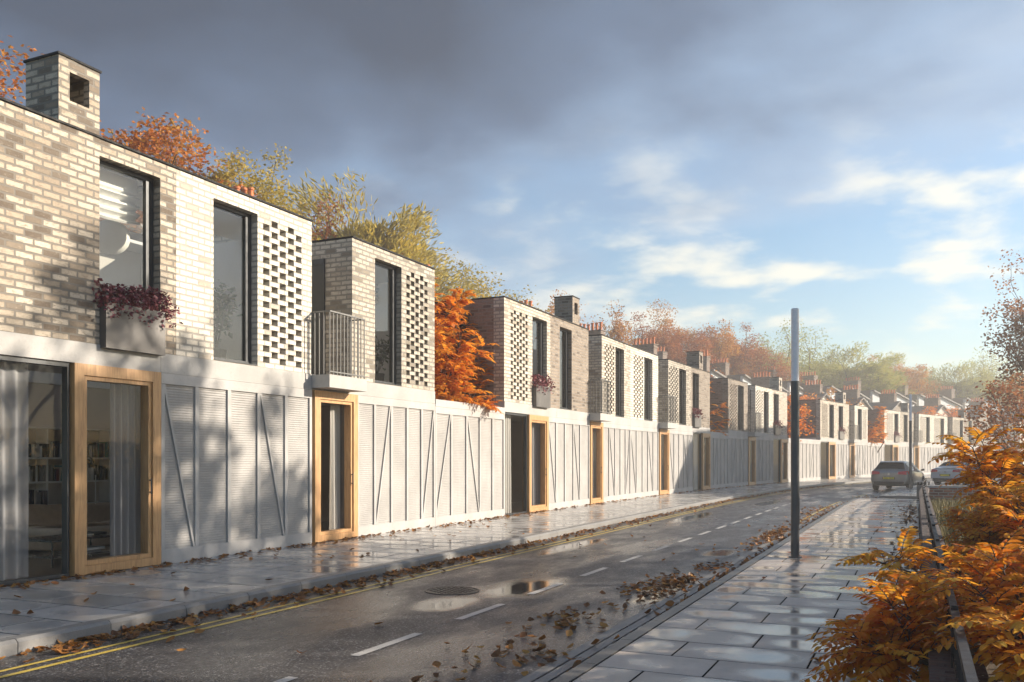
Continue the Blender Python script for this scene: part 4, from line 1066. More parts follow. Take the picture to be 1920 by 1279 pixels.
# garden trees just behind the new roofs
GT = tree_mesh('broad', 71, 6.6, 2.3, 34, .17, .10, .3, .30, 3); GT2 = tree_mesh('broad', 83, 6.6, 2.5, 38, .17, .10, .3, .30, 3)
for s, u, m, H, wd, lf, lab in (
 (38.5,-7.6,GT2,7.4,1.0,'rust','rust garden tree behind the roof of the middle white houses'),
 (41.5,-7.8,GT,7.9,.9,'amber','amber garden tree next to the rust one behind the middle roofs'),
 (55.5,-8,GT2,7.6,1.5,'orange','wide orange garden tree over the roof right of the second courtyard'),
 (62.5,-8,GT,7.7,1.2,'rust','red garden tree behind the chimney box beside the near lamp post'),
 (78.5,-8.5,GT,8.0,.95,'orange','small orange garden tree left of the far row chimney box'),
 (87,-8.5,GT2,7.6,1.4,'orange','low orange garden tree in front of the old gabled extensions'),
 (95.5,-10,GT,9.0,1.5,'amber','brownish amber garden tree in front of the old houses'),
 (118,-9.5,GT2,7.9,1.5,'orange','long orange garden tree behind the last white houses'),
 (124,-9.5,GT,7.4,1.3,'orange','orange garden tree at the right end of the last roofs')):
    p = W(s, u); place_tree(m, (p.x, p.y, -.1), rt.uniform(0,6.28), (wd, wd, H/6.6), LM[lf], M['bark'], lab, 'garden trees behind the terrace')
p = W(61.9, -2.1)
RT = tree_mesh('broad', 91, 5.9, 2.3, 55, .16, .10, .22, .30, 3)
place_tree(RT, (p.x, p.y, 0), .6, (1.1,1.45,1.0), LM['orange'], M['bark'], 'dense round orange tree overhanging the garden wall by the near lamp post', 'courtyard trees')
# copper tree at the right edge
CT_ = tree_mesh('broad', 101, 12.2, 4.7, 130, .15, .2, .16, .42, 4)
place_tree(CT_, (7.2, 52, -.1), .4, 1.0, LM['copper'], M['bark'], 'copper brown tree standing at the right edge beyond the garden', None)
CT2 = tree_mesh('broad', 107, 5.4, 2.5, 60, .15, .1, .12, .32, 3)
place_tree(CT2, (4.1, 41, -.1), 1.4, (1.0,1.0,.95), LM['copper'], M['bark'], 'low copper bush below the copper tree behind the orange shrubs', None, 'bush', 'bush')
# trees on the near right, outside the picture, that shade the near house fronts
ST = tree_mesh('broad', 131, 12.2, 3.9, 40, .26, .22, .18, .34, 4)
place_tree(ST, (10.4, 17.4, .0), .3, (1,1,1.06), LM['rust'], M['bark'], 'tall rust tree in the right hand garden that shades the near left house', 'trees in the right hand garden')
place_tree(ST, (10.8, 21.9, .0), 4.0, (.8,.8,.97), LM['rust'], M['bark'], 'smaller rust tree in the right hand garden that dapples the ribbed panels', 'trees in the right hand garden')
ST2 = tree_mesh('broad', 137, 13.4, 3.6, 36, .26, .22, .56, .34, 4)
place_tree(ST2, (9.4, 12.8, .0), 2.2, (1,1,1), LM['rust'], M['bark'], 'nearest rust tree in the right hand garden', 'trees in the right hand garden')
hd = MB(); rh = random.Random(8)  # hedge out of view, added to darken reflections in the near glass
for k in range(9000):
    y = rh.uniform(6, 40); x = 13+rh.gauss(0,.45); z = rh.uniform(.2,2.2)
    leaf(hd, Vector((x,y,z)), rh, .22, .15)
t = empty('reflection_hedge', (0,0,0), 0, 'tall dark hedge along the back of the right hand garden', 'hedge')
hd.build('foliage', LM['green'], t); q = MB()
for k in range(34): q.tube([(13,6.5+k,.2),(13.1,6.6+k,1.2),(12.95,6.4+k,2.0)], [.05,.035,.015], 5)
q.build('stems', M['bark'], t)
place_tree(ST, (10.5, 80, 0), 1.2, (.75,.75,.62), LM['rust'], M['bark'], 'slim rust tree that throws its shadow beside the grey car', 'trees in the right hand garden')

# ------------------------------------------------------------------ pinnate leaved trees and shrubs
def pinnate(lv, st, base, dirn, Lg, pairs, ll, lw, rnd, droop=.35, fine=True):
    up = Vector((0,0,1)); dirn = dirn.normalized()
    side = dirn.cross(up)
    side = side.normalized() if side.length > .05 else Vector((1,0,0))
    def P(t): return base + dirn*Lg*t + Vector((0,0,-1))*droop*Lg*t*t
    if st is not None: st.tube([P(0), P(.35), P(.7), P(1)], [.004,.003,.002,.0012], 3, cap=False)
    roll = rnd.uniform(-.35,.35)
    for k in range(pairs+1):
        t = .16+.84*k/pairs; p = P(t); tg = (dirn + Vector((0,0,-2*droop*t))).normalized()
        nrm = side.cross(tg).normalized()
        if k == pairs: dirs = [tg]
        else:
            sd = (side*math.cos(roll)+nrm*math.sin(roll)); dirs = [(sd*.86+tg*.5-nrm*rnd.uniform(.0,.3)).normalized(), (-sd*.86+tg*.5-nrm*rnd.uniform(.0,.3)).normalized()]
        for d in dirs:
            l = ll*(1-.35*abs(t-.5))*rnd.uniform(.85,1.12); w = lw*rnd.uniform(.85,1.15)
            if rnd.random() < .04: continue
            s2 = d.cross(nrm).normalized(); n2 = s2.cross(d)
            if n2.dot(nrm) < 0: n2 = -n2
            f = w*rnd.uniform(.05,.22); dr = l*rnd.uniform(.02,.22)
            a0 = p; a1 = p+d*l*.30-n2*dr*.05; a2 = p+d*l*.68-n2*dr*.5; a3 = p+d*l-n2*dr
            c = [a0, a1+s2*w*.46+n2*f, a2+s2*w*.40+n2*f*.8, a3, a2-s2*w*.40+n2*f*.8, a1-s2*w*.46+n2*f, a1, a2]
            ii = [lv.vert(q) for q in c]
            if fine:
                lv.f += [[ii[0],ii[6],ii[1]],[ii[6],ii[7],ii[2],ii[1]],[ii[7],ii[3],ii[2]],[ii[0],ii[5],ii[6]],[ii[6],ii[5],ii[4],ii[7]],[ii[7],ii[4],ii[3]]]
            else:
                lv.f += [[ii[0],ii[3],ii[2],ii[1]],[ii[0],ii[5],ii[4],ii[3]]]
def pinnate_plant(loc, stems, label, name, cat, group, seed, Lg, pairs, ll, lw, leaves, leafm, fine=True, droop=.35, br=.02, spread=.8, depth=2, keep=None):
    rnd = random.Random(seed); t = empty(name, loc, 0, label, cat, group)
    segs, lv, st = [], MB(), MB()
    for (bx, by, dx, dy, dz, Lh) in stems:
        tips = []; sg = []
        grow(Vector((bx,by,-.05)), Vector((dx,dy,dz)), Lh, br, depth, rnd, sg, tips, spread=spread, up=.12, kids=(2,3), taper=.66, shrink=.68, wig=.10)
        segs += sg
        for (pts, r0, r1) in sg:
            if r0 > br*.9: continue
            for k in range(leaves):
                tt = rnd.uniform(.25, 1); i = min(len(pts)-2, int(tt*(len(pts)-1))); p = pts[i].lerp(pts[i+1], tt*(len(pts)-1)-i)
                ax = (pts[i+1]-pts[i]).normalized(); a = rnd.uniform(0, 6.283)
                o = Vector((math.cos(a), math.sin(a), rnd.uniform(-.1,.5)))
                if keep and not keep(p): continue
                pinnate(lv, st, p, (o+ax*.7), Lg*rnd.uniform(.7,1.2), pairs+rnd.randint(-1,1), ll, lw, rnd, droop*rnd.uniform(.6,1.4), fine)
        for (p, d) in tips:
            if keep and not keep(p): continue
            for k in range(3):
                a = rnd.uniform(0, 6.283); o = Vector((math.cos(a), math.sin(a), .45)); pinnate(lv, st, p, o+d*.8, Lg*rnd.uniform(.7,1.1), pairs, ll, lw, rnd, droop, fine)
    for pts, r0, r1 in segs:
        if keep and r0 < br*.9 and not (keep(pts[-1]) and keep(pts[2])): continue
        m = len(pts); st.tube(pts, [r0+(r1-r0)*i/(m-1) for i in range(m)], 6, cap=False)
    st.build('trunk' if cat == 'tree' else 'stems', M['bark'], t, smooth=True); lv.build('crown' if cat == 'tree' else 'foliage', leafm, t)
    return t
# courtyard trees behind the garden walls
def court(s, u, H, label, seed, n=7, rad=1.0, Lg=.5, lim=.9, ym=1.25):
    p = W(s, u); rnd = random.Random(seed); stems = []
    for k in range(n):
        a = 2*math.pi*k/n+rnd.uniform(-.3,.3); stems.append((0, 0, math.cos(a)*.5*rad, math.sin(a)*.5*rad, 1.0, H*rnd.uniform(.27,.60)))
    return pinnate_plant((p.x, p.y, .3), stems, label, 'courtyard_tree', 'tree', 'courtyard trees', seed, Lg, 8, .16, .052, 14, LM['court'], False, .45, .05, .6, 2, lambda q: q.z > 2.35 and q.x < lim and abs(q.y) < ym and q.z < H-.25)
court(19.0, -1.3, 6.1, 'bright orange feathery tree in the first courtyard over the sunlit wall', 21, 20, .8, .5, 1.25, 1.4)
court(44.6, -1.5, 5.6, 'golden orange feathery tree in the second courtyard', 9, 10, .9, .5, 1.3, 1.5)
court(80.2, -.9, 5.8, 'yellow orange feathery tree in the courtyard behind the grey car', 13, 11, .95, .55, 1.3, 1.9)
# foreground shrubs behind the garden railing
def stems_(seed, n, Lh, lean, sp):
    r = random.Random(seed); o = []
    for k in range(n):
        a = 2*math.pi*k/n+r.uniform(-.4,.4); o.append((math.cos(a)*sp*r.random(), math.sin(a)*sp*r.random(), math.cos(a)*lean*r.uniform(.5,1.3), math.sin(a)*lean*r.uniform(.5,1.3), 1.0, Lh*r.uniform(.75,1.15)))
    return o
SHR = [((.80,4.7,.28), 31, stems_(1,6,.36,.9,.25), 'nearest orange shrub, low at the bottom right corner'),
       ((.36,5.3,.28), 33, [(0,0,-1,-.1,.75,.38),(0,.1,-1,.3,.35,.34),(.1,.1,-.1,.3,1,.34)], 'orange shrub sending a low spray over the railing onto the pavement'),
       ((.9,6.4,.28), 37, stems_(2,8,.62,.95,.3), 'second row orange shrub midway along the railing'),
       ((1.3,8.4,.28), 41, stems_(3,9,.70,.55,.35), 'tall bushy orange shrub leaning over the railing'),
       ((1.75,10.6,.28), 43, stems_(4,8,.86,.55,.35), 'tallest orange shrub in front of the white car'),
       ((.95,10.4,.28), 44, stems_(6,6,.36,.8,.3), 'low orange shrub in the grass beside the railing'),
       ((2.6,12.6,.28), 45, stems_(5,8,.95,.6,.4), 'furthest orange shrub before the brick garden wall')]
for loc, seed, stems, lab in SHR:
    pinnate_plant(loc, stems, lab, 'orange_shrub', 'shrub', 'orange shrubs in the garden bed', seed, .36, 8, .072, .032, 5, LM['sumac'], True, .4, .016, .75)

# ------------------------------------------------------------------ old terrace behind
def old_house(sc_c, hw_l, hw_r, label, seed):
    rnd = random.Random(seed); p = W(sc_c, -17); a = -fr(sc_c)[2]
    t = empty('victorian_house', (p.x, p.y, 0), a, label, 'house', 'old houses behind the new terrace')
    y0, y1 = -hw_l+.01, hw_r-.01
    wl = MB()
    wh = [(y, y+.9, z, z+1.7) for y in (y0+.9, y1-1.9) for z in (3.2, 6.3)]
    wl.wall(y0, y1, 0, 8.6, 0, -.3, wh); wl.box(-8, -.301, y0, y0+.3, 0, 8.6); wl.box(-8, -.301, y1-.3, y1, 0, 8.6); wl.box(-8.3, -8.001, y0, y1, 0, 8.6)
    wl.build('wall', BR['old'], t)
    for h in wh:
        f = MB(); f.frame(h[0]+.003, h[1]-.003, h[2]+.003, h[3]-.003, .07, -.2, -.12); f.box(-.19,-.13,h[0]+.07,h[1]-.07,h[2]+.82,h[2]+.88); fo = f.build('window', M['shelf'], t)
        q = MB(); q.face([(-.16,h[0]+.07,h[2]+.07),(-.16,h[1]-.07,h[2]+.07),(-.16,h[1]-.07,h[3]-.07),(-.16,h[0]+.07,h[3]-.07)]); q.build('pane', M['carglass'], fo)
    # two sloping roofs falling to the right, pale rendered gable ends, parapet posts
    ga, rf, pp = MB(), MB(), MB()
    mid = (y0+y1)/2
    for (a0, a1) in ((y0, mid), (mid, y1)):
        zh, zl = 10.25, 9.0
        A = [(.0,a0+.2,8.605),(.0,a1-.02,8.605),(.0,a1-.02,zl-.1),(.0,a0+.2,zh-.1)]; B = [(-.28,y,z) for _, y, z in A]
        ga.hexa([B[0],A[0],A[1],B[1],B[3],A[3],A[2],B[2]])
        rf.hexa([(-8.3,a0+.1,zh-.09),(.35,a0+.1,zh-.09),(.35,a1+.0,zl-.09),(-8.3,a1+.0,zl-.09),(-8.3,a0+.1,zh+.06),(.35,a0+.1,zh+.06),(.35,a1+.0,zl+.06),(-8.3,a1+.0,zl+.06)])
        rf.box(-8.2, -.3, a0+.1, a0+.2, 8.61, zh-.1)
        pp.box(-.3, .10, a0-.12+.15, a0+.10, 8.605, 9.55)
    ga.build('gable', M['blue_render'], t); rf.build('roof', M['slate'], t); pp.build('parapet', M['render_'], t)
    # rear extension with a gable to the street
    h = 2.7; x1 = 6.4; ez, rz = 6.7, 8.15
    ex = MB(); A = [(x1,-h,0),(x1,h,0),(x1,h,ez),(x1,0,rz),(x1,-h,ez)]
    B = [(.003,y,z) for _, y, z in A]; ia = [ex.vert(v) for v in A]; ib = [ex.vert(v) for v in B]
    ex.f.append(ia); 
    for j in (0,1,4): ex.f.append([ia[j], ib[j], ib[(j+1)%5], ia[(j+1)%5]])
    ex.build('extension_wall', M['render_'] if rnd.random() < .55 else BR['old'], t)
    for s_ in (-1, 1):
        er = MB(); er.hexa([(.0,s_*(h+.35),ez-.19),(x1+.3,s_*(h+.35),ez-.19),(x1+.3,0,rz),(.0,0,rz),(.0,s_*(h+.35),ez-.05),(x1+.3,s_*(h+.35),ez-.05),(x1+.3,0,rz+.14),(.0,0,rz+.14)])
        er.build('extension_roof', M['slate'], t)
    wq = MB(); wq.box(x1+.005, x1+.03, .5, 1.3, 4.4, 5.8); wq.build('window', M['carglass'], t)
    def stack(x0, x1_, y, z0, z1, n, w=.62):
        c = MB(); c.box(x0, x1_, y-w/2, y+w/2, z0, z1); c.box(x0-.05, x1_+.05, y-w/2-.05, y+w/2+.05, z1-.22, z1-.10); c.box(x0-.06, x1_+.06, y-w/2-.06, y+w/2+.06, z1+.002, z1+.07)
        co = c.build('chimney', BR['stack'], t)
        for k in range(n):
            xx = x0+.14+(x1_-x0-.28)*k/(n-1); q = MB(); hh = rnd.uniform(.42,.56)
            q.lathe([(.11,0),(.095,.05),(.085,hh-.09),(.115,hh-.07),(.115,hh),(.08,hh),(.07,hh-.2)], 10, (xx, y, z1+.07)); q.build('chimney_pot', M['terracotta'], co, smooth=False)
    stack(4.3, 6.1, 0, 7.5, 10.25 if sc_c < 30 else (9.9 if sc_c < 75 else 9.15), 6)
    stack(-3.8, -1.8, y0+.2, 9.2, 11.6, 6, .8)
OC = [23.6, 35.0, 45.0, 53.9, 61.9, 71.1, 83.4, 94.4, 103, 111.8, 122.5, 133.5, 144.5]
OL = ['old house whose pots show over the white brick roof', 'old house behind the grey beige house, pots over its roof', 'old house hidden behind the dark brick chimney box',
 'old house with orange pots right of the dark brick chimney box', 'old house with pots over the brightest white roof', 'old house behind the second brown chimney box',
 'old house behind the near lamp post chimney box', 'old gabled house right of the near lamp post with a cream rear extension', 'old house behind the orange garden tree of the far row',
 'old gabled house above the far lamp post', 'old gabled house right of the far lamp post with a grey stack', 'old house left of the copper tree', 'furthest old house behind the copper tree']
for i, c in enumerate(OC):
    l = (c-OC[i-1])/2 if i else 5; r = (OC[i+1]-c)/2 if i+1 < len(OC) else 5.5
    old_house(c, l, r, OL[i], 200+i)

# gabled brick house on the right of the street, just outside the picture; its shadow lies over the mid terrace
t = empty('brick_building', (7.6, 50.3, 0), 0, 'flat roofed brick building beyond the garden whose shadow covers the mid terrace panels', 'building')
BH, BLn = 10.0, 16.4
wh = [(1.5+3.3*k, 2.8+3.3*k, z, z+1.7) for k in range(5) for z in (.9, 4.0, 7.0)]
mb = MB(); mb.wall(0, BLn, -.1, BH, 0, .3, wh); mb.box(.301, 11, 0, .3, -.1, BH); mb.box(.301, 11, BLn-.3, BLn, -.1, BH); mb.box(10.7, 11, .301, BLn-.301, -.1, BH); mb.build('wall', BR['old'], t)
mb = MB(); mb.box(.0, 11, 0, BLn, BH+.002, BH+.08); mb.build('roof', M['leadroof'], t)
for h in wh:
    f = MB(); f.frame(h[0]+.003, h[1]-.003, h[2]+.003, h[3]-.003, .07, .1, .18); fo = f.build('window', M['shelf'], t)
    q = MB(); q.face([(.14,h[0]+.07,h[2]+.07),(.14,h[1]-.07,h[2]+.07),(.14,h[1]-.07,h[3]-.07),(.14,h[0]+.07,h[3]-.07)]); q.build('pane', M['carglass'], fo)

# ------------------------------------------------------------------ right hand garden
gw = empty('garden_wall', (0,0,0), 0, 'low dark brick wall with a railing along the right hand pavement', 'garden wall')
mb = MB()
n = 40
for i in range(n):
    a, b = -3+39*i/n, -3+39*(i+1)/n
    q = [W(a,9.72,-.1),W(a,9.94,-.1),W(b,9.94,-.1),W(b,9.72,-.1)]; mb.hexa(q+[p+Vector((0,0,.52)) for p in q])
mb.build('wall', BR['garden'], gw)
mb = MB()
for i in range(n):
    a, b = -3+39*i/n, -3+39*(i+1)/n
    q = [W(a+.003,9.705,.421),W(a+.003,9.955,.421),W(b-.003,9.955,.421),W(b-.003,9.705,.421)]; mb.hexa(q+[p+Vector((0,0,.05)) for p in q])
mb.build('coping', BR['garden'], gw)
rl = empty('garden_railing', (0,0,0), 0, 'blue black steel railing on top of the low garden wall', 'railing')
tr = MB(); br_ = MB()
for i in range(n):
    a, b = -3+39*i/n, -3+39*(i+1)/n
    q = [W(a,9.80,.72),W(a,9.835,.72),W(b,9.835,.72),W(b,9.80,.72)]; tr.hexa(q+[p+Vector((0,0,.035)) for p in q])
    q = [W(a,9.805,.52),W(a,9.83,.52),W(b,9.83,.52),W(b,9.805,.52)]; tr.hexa(q+[p+Vector((0,0,.02)) for p in q])
tr.build('rail', M['railing'], rl)
s = -3.0
while s < 36:
    p = W(s, 9.8175); br_.box(p.x-.007, p.x+.007, p.y-.007, p.y+.007, .471, .72); s += .13
b_ = br_.build('bars', M['railing'], rl); b_['kind'] = 'stuff'
s = -3.0
while s < 36.1:
    p = W(s, 9.8175); mb = MB(); mb.box(p.x-.016, p.x+.016, p.y-.016, p.y+.016, .471, .775); mb.build('post', M['railing'], rl); s += 1.95
gd = MB(); strip(gd, -3, 36, 1.0, 9.945, 22, .30)
tag(gd.build('ground', M['soil']), 'raised earth bed of the garden behind the railing', 'ground', kind='structure')
rg = random.Random(5); gr = MB()
for k in range(16000):
    s_ = rg.uniform(6.5, 26); u_ = 9.98 + abs(rg.gauss(0, 1.6))
    if u_ > 14: continue
    p = W(s_, u_, .29); h = rg.uniform(.06,.24); w = rg.uniform(.004,.009); a = rg.uniform(0,6.28); b = Vector((math.cos(a)*w, math.sin(a)*w, 0)); l = Vector((rg.gauss(0,.05), rg.gauss(0,.05), h))
    gr.face([p-b, p+b, p+l*.6+b*.6, p+l]); 
tag(gr.build('grass', M['grass']), 'rough autumn grass between the orange shrubs', 'grass', kind='stuff')
p0 = W(26.4, 9.96)
bw = empty('brick_wall', (p0.x, p0.y, .28), 0, 'low red brick wall with pale coping across the back of the garden', 'wall')
mb = MB(); mb.box(0, 9, 0, .22, 0, .42); mb.build('wall', BR['red'], bw); mb = MB(); mb.box(-.03, 9.03, -.04, .26, .421, .48); mb.build('coping', M['fin'], bw)

# ------------------------------------------------------------------ street furniture
def lamp(loc, h, split, label):
    t = empty('street_lamp', loc, 0, label, 'street lamp', 'slim column street lamps')
    mb = MB(); mb.lathe([(0,0),(.095,0),(.095,.012),(.063,.014),(.063,split)], 24); mb.build('pole', M['pole'], t, smooth=False)
    mb = MB(); mb.lathe([(.057,split),(.057,h-.02),(.05,h-.004),(0,h)], 24); mb.build('lamp_tube', M['diffuser'], t)
    mb = MB(); mb.box(.058,.066,-.03,.03,.5,.9); mb.build('access_door', M['pole'], t)
    return t
lamp((-1.67,13.86,.0), 3.76, 2.66, 'tall near lamp post with a white tube top on the right hand pavement')
lamp((-.27,45.4,.07), 4.45, 3.20, 'distant lamp post beside the grey car on the raised pavement island')
bn = empty('litter_bin', (.22,35.5,0), -.1, 'square grey litter bin at the end of the right hand pavement', 'litter bin')
mb = MB(); mb.box(-.21,.21,-.21,.21,.03,.50); mb.build('body', M['bin'], bn, bevel=.015)
mb = MB(); mb.box(-.17,.17,-.17,.17,0,.03); mb.build('plinth', M['black'], bn)
mb = MB(); mb.box(-.25,.25,-.25,.25,.63,.665); 
mb.build('hood', M['fin'], bn, bevel=.01)
mb = MB()
for (x, y) in ((-.18,-.18),(.18,-.18),(-.18,.18),(.18,.18)): mb.box(x-.012,x+.012,y-.012,y+.012,.50,.63)
mb.build('hood_support', M['black'], bn)
mh = empty('manhole_cover', (-5.14,9.43,-.118), .2, 'round cast iron manhole cover set in the wet road', 'manhole cover')
mb = MB(); mb.lathe([(.335,-.01),(.335,.006),(.305,.006),(.305,-.002)], 40); mb.build('rim', M['iron'], mh)
mb = MB(); mb.lathe([(.303,-.004),(.303,.003),(0,.003)], 40)
for i in range(-5,6):
    for j in range(-5,6):
        if (i*i+j*j)**.5*.05 < .27 and (i+j) % 2 == 0: mb.box(i*.05-.018,i*.05+.018,j*.05-.018,j*.05+.018,.003,.008)
mb.build('cover', M['iron'], mh)

# ------------------------------------------------------------------ cars
def car(loc, heading, paint, label, plate=None, saloon=False):
    t = empty('parked_car', loc, heading, label, 'car', 'cars parked along the right kerb')
    # stations: y, z bottom, half width low, half width mid, z mid, belt half width, belt z, top half width, top z
    if not saloon:
        S = [(0.00,.34,.62,.80,.62,.76,.84,.66,.90),(.05,.27,.68,.87,.60,.83,.90,.74,.98),(.16,.24,.74,.895,.60,.87,.95,.76,1.04),(.62,.22,.78,.905,.60,.885,.98,.60,1.40),(.95,.21,.80,.905,.60,.885,.98,.585,1.455),(1.6,.20,.80,.905,.60,.885,.97,.60,1.475),(2.3,.20,.80,.905,.60,.88,.955,.595,1.44),(2.75,.20,.80,.905,.60,.88,.94,.60,1.30),(3.25,.20,.80,.905,.60,.875,.92,.74,.99),(3.85,.22,.78,.89,.58,.84,.82,.70,.90),(4.20,.25,.70,.83,.54,.76,.70,.62,.76),(4.30,.32,.6,.74,.52,.66,.62,.52,.66)]
        rear, front, side0, side1 = 2, 7, 3, 8
    else:
        S = [(0.00,.34,.62,.80,.62,.76,.86,.68,.93),(.06,.27,.68,.87,.60,.84,.92,.74,1.0),(.20,.24,.74,.895,.60,.87,.96,.76,1.045),(.62,.22,.78,.905,.60,.885,.98,.74,1.06),(1.25,.21,.80,.905,.60,.885,.98,.595,1.40),(1.75,.20,.80,.905,.60,.885,.97,.60,1.46),(2.5,.20,.80,.905,.60,.88,.955,.60,1.44),(3.0,.20,.80,.905,.60,.88,.94,.61,1.29),(3.5,.20,.80,.905,.60,.875,.92,.74,.99),(4.15,.22,.78,.89,.58,.84,.82,.70,.90),(4.5,.25,.70,.83,.54,.76,.70,.62,.76),(4.6,.32,.6,.74,.52,.66,.62,.52,.66)]
        rear, front, side0, side1 = 3, 7, 4, 8
    def ring(s):
        y, zb, wb, wm, zm, wl, zl, wt, zt = s
        half = [(0,zb),(wb*.8,zb),(wb,zb+.03),(wm*.985,(zb+zm)/2),(wm,zm),(wl+.008,zl-.07),(wl,zl),((wl*.45+wt*.55),zl*.45+zt*.55),(wt,zt-.015),(wt*.72,zt+.02),(0,zt+.035)]
        return [(x,y,z) for x, z in half] + [(-x,y,z) for x, z in half[-2:0:-1]]
    mb = MB(); R = [[mb.vert(p) for p in ring(s)] for s in S]; n = len(R[0])
    for i in range(len(R)-1):
        for k in range(n): mb.f.append([R[i][k], R[i][(k+1)%n], R[i+1][(k+1)%n], R[i+1][k]])
    mb.f.append(R[0][::-1]); mb.f.append(R[-1])
    o = mb.build('body', M[paint], t, smooth=True, subsurf=2)
    me = o.data
    rg_ = [ring(s) for s in S]
    def lerp(a, b, f): return tuple(a[i]+(b[i]-a[i])*f for i in range(3))
    def sheet(name, i, k0, k1, m, off, trim=.08, j=None):
        """window sheet over body facets from station i to j, profile k0..k1"""
        j = i+1 if j is None else j; q = MB(); nn = 6; rows = []
        for a in range(nn+1):
            fa = trim+(1-2*trim)*a/nn; f = fa*(j-i); ii = min(j-1, i+int(f)); ff = f-(ii-i); row = []
            for b in range(nn+1):
                fb = trim*.6+(1-1.2*trim)*b/nn; g_ = fb*(k1-k0); kk = min(k1-1, k0+int(g_)); gg = g_-(kk-k0)
                p = lerp(lerp(rg_[ii][kk%n], rg_[ii+1][kk%n], ff), lerp(rg_[ii][(kk+1)%n], rg_[ii+1][(kk+1)%n], ff), gg)
                row.append(p)
            rows.append(row)
        idx = [[q.vert((p[0]+off[0], p[1]+off[1], p[2]+off[2])) for p in row] for row in rows]
        for a in range(nn):
            for b in range(nn): q.f.append([idx[a][b], idx[a][b+1], idx[a+1][b+1], idx[a+1][b]])
        q.build(name, m, t, smooth=True)
    sheet('rear_window', rear, 8, 12, M['carglass'], (0,-.012,.012), .07)
    sheet('windscreen', front, 8, 12, M['carglass'], (0,.012,.012), .07)
    md = (side0+side1)//2
    for a, b in ((side0, md), (md, side1-1)):
        sheet('side_window', a, 6, 8, M['carglass'], (.012,0,.004), .09, b)
        sheet('side_window', a, 12, 14, M['carglass'], (-.012,0,.004), .09, b)
    wb_ = (.78, 3.42) if not saloon else (.92, 3.72)
    for y in wb_:
        for sx in (-1, 1):
            w = MB(); w.lathe([(.20,-.10),(.30,-.105),(.325,-.08),(.325,.08),(.30,.105),(.20,.10)], 28, (sx*.80, y, .325), 'x'); wo = w.build('wheel', M['tyre'], t, smooth=True)
            r = MB(); r.lathe([(.20,.085*sx),(.19,.09*sx),(.06,.075*sx),(0,.075*sx)], 20, (sx*.81, y, .325), 'x')
            for k in range(5):
                a = 2*math.pi*k/5; c, s_ = math.cos(a), math.sin(a); r.hexa([(sx*.895,y+c*.05-s_*.03,.325+s_*.05+c*.03),(sx*.905,y+c*.05-s_*.03,.325+s_*.05+c*.03),(sx*.905,y+c*.05+s_*.03,.325+s_*.05-c*.03),(sx*.895,y+c*.05+s_*.03,.325+s_*.05-c*.03),(sx*.895,y+c*.2-s_*.02,.325+s_*.2+c*.02),(sx*.905,y+c*.2-s_*.02,.325+s_*.2+c*.02),(sx*.905,y+c*.2+s_*.02,.325+s_*.2-c*.02),(sx*.895,y+c*.2+s_*.02,.325+s_*.2-c*.02)])
            r.build('rim', M['rim'], wo)
            ar = MB(); n2 = 16
            for k in range(n2):
                a0, a1 = math.pi*k/n2, math.pi*(k+1)/n2; x = sx*.908
                ar.face([(x,y+.385*math.cos(a0),.33+.385*math.sin(a0)),(x,y+.385*math.cos(a1),.33+.385*math.sin(a1)),(x,y+.33*math.cos(a1),.33+.33*math.sin(a1)),(x,y+.33*math.cos(a0),.33+.33*math.sin(a0))])
            ar.build('wheel_arch', M['trim'], t)
    for sx in (-1, 1):
        q = MB(); q.hexa([(sx*.42,-.03,.83),(sx*.82,.0,.80),(sx*.925,.34,.86),(sx*.5,.30,.86),(sx*.44,.02,.955),(sx*.79,.04,.99),(sx*.90,.34,.98),(sx*.5,.30,.98)]); q.build('tail_light', M['tail'], t, bevel=.015)
        q = MB(); q.box(sx*.62-.12, sx*.62+.12, -.01, .08, .37, .43); q.build('exhaust_trim', M['chrome'], t, bevel=.01)
        q = MB(); q.hexa([(sx*.90,2.78,.97),(sx*1.06,2.80,.98),(sx*1.06,2.90,.98),(sx*.90,2.90,.97),(sx*.90,2.78,1.04),(sx*1.06,2.80,1.10),(sx*1.06,2.90,1.08),(sx*.90,2.90,1.04)]); q.build('wing_mirror', M['trim'], t, bevel=.015)
    q = MB(); q.box(-.72,.72,-.015,.1,.28,.46); q.build('lower_bumper', M['trim'], t, bevel=.02)
    q = MB(); q.box(-.30,.30,-.02,.02,.575,.70); q.build('plate_recess', M['trim'], t, bevel=.01)
    q = MB(); q.box(-.26,.26,-.032,-.02,.585,.69); pl_ = q.build('number_plate', M['plate'], t)
    if plate:
        cu_ = bpy.data.curves.new('plate_text', 'FONT'); cu_.body = plate; cu_.size = .105; cu_.align_x = 'CENTER'; cu_.align_y = 'CENTER'; cu_.extrude = .001
        cu_.materials.append(M['black']); tmp = bpy.data.objects.new('tmp', cu_); COL.objects.link(tmp); bpy.context.view_layer.update()
        pm = bpy.data.meshes.new_from_object(tmp.evaluated_get(bpy.context.evaluated_depsgraph_get())); bpy.data.objects.remove(tmp)
        o = bpy.data.objects.new('plate_text', pm); COL.objects.link(o); o.parent = pl_; o.location = (0,-.034,.6375); o.rotation_euler = (math.pi/2, 0, 0)
    q = MB(); q.hexa([(-.56,.50,1.40),(.56,.50,1.40),(.56,.72,1.455),(-.56,.72,1.455),(-.55,.47,1.43),(.55,.47,1.43),(.55,.72,1.485),(-.55,.72,1.485)]) if not saloon else q.hexa([(-.6,.02,1.03),(.6,.02,1.03),(.6,.2,1.06),(-.6,.2,1.06),(-.6,.0,1.05),(.6,.0,1.05),(.6,.2,1.075),(-.6,.2,1.075)])
    q.build('spoiler', M[paint], t, bevel=.01)
    # twin chevron badge and a short row of chrome letters below it
    q = MB()
